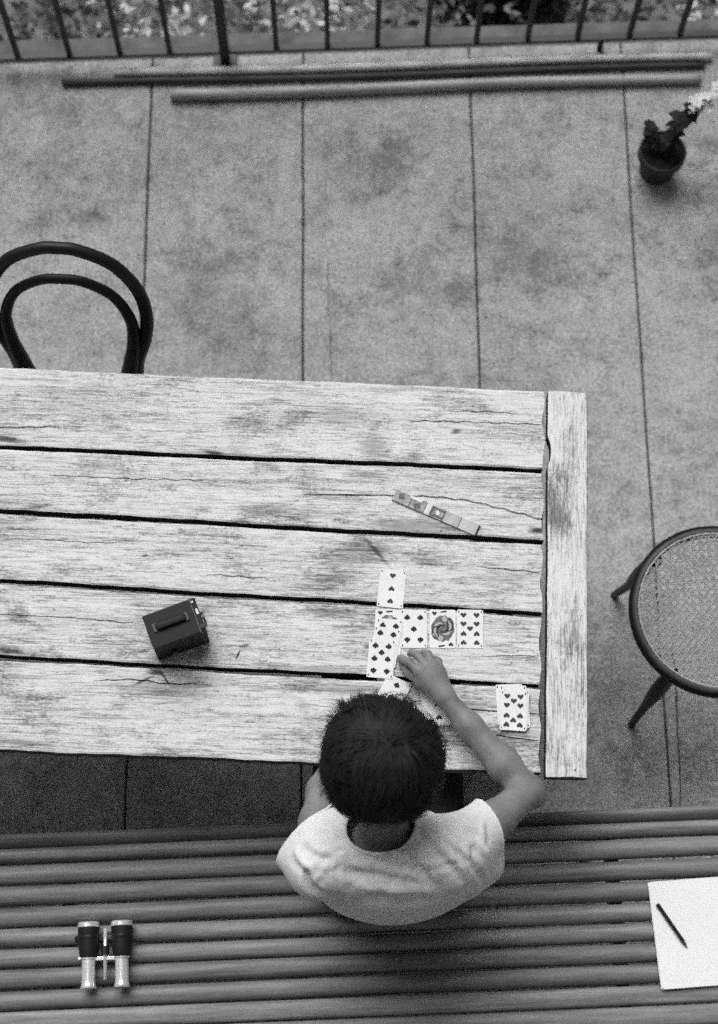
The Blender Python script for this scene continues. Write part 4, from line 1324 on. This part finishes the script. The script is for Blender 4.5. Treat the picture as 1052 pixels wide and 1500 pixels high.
# hair: a tousled mop, an inner mass and combed-out locks over it
ELLS = [((0, -.022, .026), (.109, .110, .106)), ((-.010, .004, .038), (.086, .080, .086)), ((0, -.072, -.004), (.092, .048, .064))]
Hh = Field((-0.10, 0.38, 1.0), (0.23, 0.72, 1.32), 0.0045)
for c_, r_ in ELLS:
    Hh.ell(hp_(*c_), r_, 0.03, HR)
V, F = Hh.mesh()
rel = (V - HC) @ HR.T
ph_ = np.arctan2(rel[:, 0], rel[:, 1])
bump_ = 0.004 * np.sin(ph_ * 9 + rel[:, 2] * 30) + 0.003 * np.sin(ph_ * 17 + 1.3) + 0.0025 * np.sin(rel[:, 0] * 130 + rel[:, 1] * 110) - 0.003
V = V + bump_[:, None] * (rel / (np.linalg.norm(rel, axis=1)[:, None] + 1e-6)) @ HR
rel = (V - HC) @ HR.T
keepv = ~((rel[:, 1] > 0.062) & (rel[:, 2] < 0.045)) & ~((rel[:, 1] > -0.03) & (rel[:, 2] < -0.055)) & (rel[:, 2] > -0.070)
Fk = F[keepv[F].all(axis=1)]
used = np.unique(Fk); mp_ = np.full(len(V), -1); mp_[used] = np.arange(len(used))
hair_v = [tuple(p) for p in (V[used] - PB)]
hair_f = [tuple(q) for q in mp_[Fk]]
whorl = np.array([0.010, -0.066, 0.084])
EA = [(np.array(c_), np.array(r_)) for c_, r_ in ELLS]
def cap_r(dirv):
    best_r = 0
    for c, r in EA:
        a = ((dirv / r) ** 2).sum(); b = -2 * (dirv * c / r ** 2).sum(); cc = ((c / r) ** 2).sum() - 1
        D = b * b - 4 * a * cc
        if D > 0: best_r = max(best_r, (-b + math.sqrt(D)) / (2 * a))
    return best_r
w0 = whorl / np.linalg.norm(whorl)
t1 = np.cross(w0, [1, 0, 0]); t1 /= np.linalg.norm(t1); t2 = np.cross(w0, t1)
def sph(th_, a_): return w0 * math.cos(th_) + (t1 * math.cos(a_) + t2 * math.sin(a_)) * math.sin(th_)
def ribbon(pts, wd):
    n = len(pts); base = len(hair_v)
    for i, p in enumerate(pts):
        tg = pts[min(i + 1, n - 1)] - pts[max(i - 1, 0)]
        sd_ = np.cross(tg, p); sd_ = sd_ / (np.linalg.norm(sd_) + 1e-9)
        w_ = wd * (1 - 0.85 * (i / (n - 1)) ** 2)
        hair_v.append(tuple(HC + (p - sd_ * w_) @ HR - PB)); hair_v.append(tuple(HC + (p + sd_ * w_) @ HR - PB))
    for i in range(n - 1):
        hair_f.append((base + 2 * i, base + 2 * i + 1, base + 2 * i + 3, base + 2 * i + 2))
for lock in range(330):
    az = random.uniform(0, 2 * math.pi)
    start = random.uniform(0.02, 1.0) ** 0.75 * 1.35
    ln = random.uniform(0.45, 1.0)
    curl = random.gauss(0.30, 0.45); drift = random.gauss(0, 0.38)
    lift_end = max(0.0, random.gauss(0.005, 0.008)) + (random.uniform(.010, .020) if random.random() < .24 else 0)
    lift_mid = abs(random.gauss(0.003, 0.004))
    spread = random.uniform(0.04, 0.12)
    for k in range(20):
        a0 = az + random.gauss(0, spread) / max(0.35, math.sin(min(start + .2, 1.5)))
        st0 = start + random.gauss(0, 0.06)
        l2 = ln * random.uniform(0.8, 1.1)
        jl = random.gauss(0, 0.0012)
        pts = []
        for i in range(7):
            s_ = i / 6
            th_ = max(0.01, st0 + l2 * s_)
            a_ = a0 + (az - a0) * 0.55 * s_ ** 2 + curl * th_ * s_ + drift * s_ / max(0.45, math.sin(min(th_, 1.57)))
            dv = sph(th_, a_)
            p = dv * (cap_r(dv) - 0.001 + jl + lift_mid * math.sin(3.0 * s_) + lift_end * s_ ** 2)
            if (p[1] > 0.072 and p[2] < 0.030) or p[2] < -0.066 or (p[1] > -0.02 and p[2] < -0.065): break
            pts.append(p)
        if len(pts) >= 4: ribbon(pts, random.uniform(0.0006, 0.0014))
# ragged tufts of fringe over the forehead
for cx0, az_, n_, Lm in ((-.070, -.55, 70, .034), (-.058, -.15, 70, .030), (-.042, .25, 50, .020), (-.020, -.2, 50, .016), (.004, .2, 50, .014), (.028, -.1, 50, .018), (.036, .30, 70, .024), (.046, .60, 60, .022), (.054, .3, 40, .014), (-.078, -1.0, 50, .024)):
    dvx = random.gauss(0, .1); dvz = random.gauss(0, .15)
    for k in range(n_):
        cx = cx0 + random.gauss(0, .0045)
        dv = np.array([cx, .060, .085 + random.gauss(0, .007)]); dv /= np.linalg.norm(dv)
        r_ = cap_r(dv)
        d_ = np.array([az_ + dvx + random.gauss(0, .16), 0.82, 0.40 + dvz + random.gauss(0, .16)]); d_ /= np.linalg.norm(d_)
        L_ = Lm * random.uniform(.6, 1.5)
        pts = [dv * (r_ - .004) + d_ * L_ * i / 3 + np.array([0, 0, -0.15 * L_ * (i / 3) ** 2]) for i in range(4)]
        ribbon(pts, random.uniform(.0006, .0012))
mesh_obj('hair', hair_v, hair_f, M['hair'], person, smooth=True)
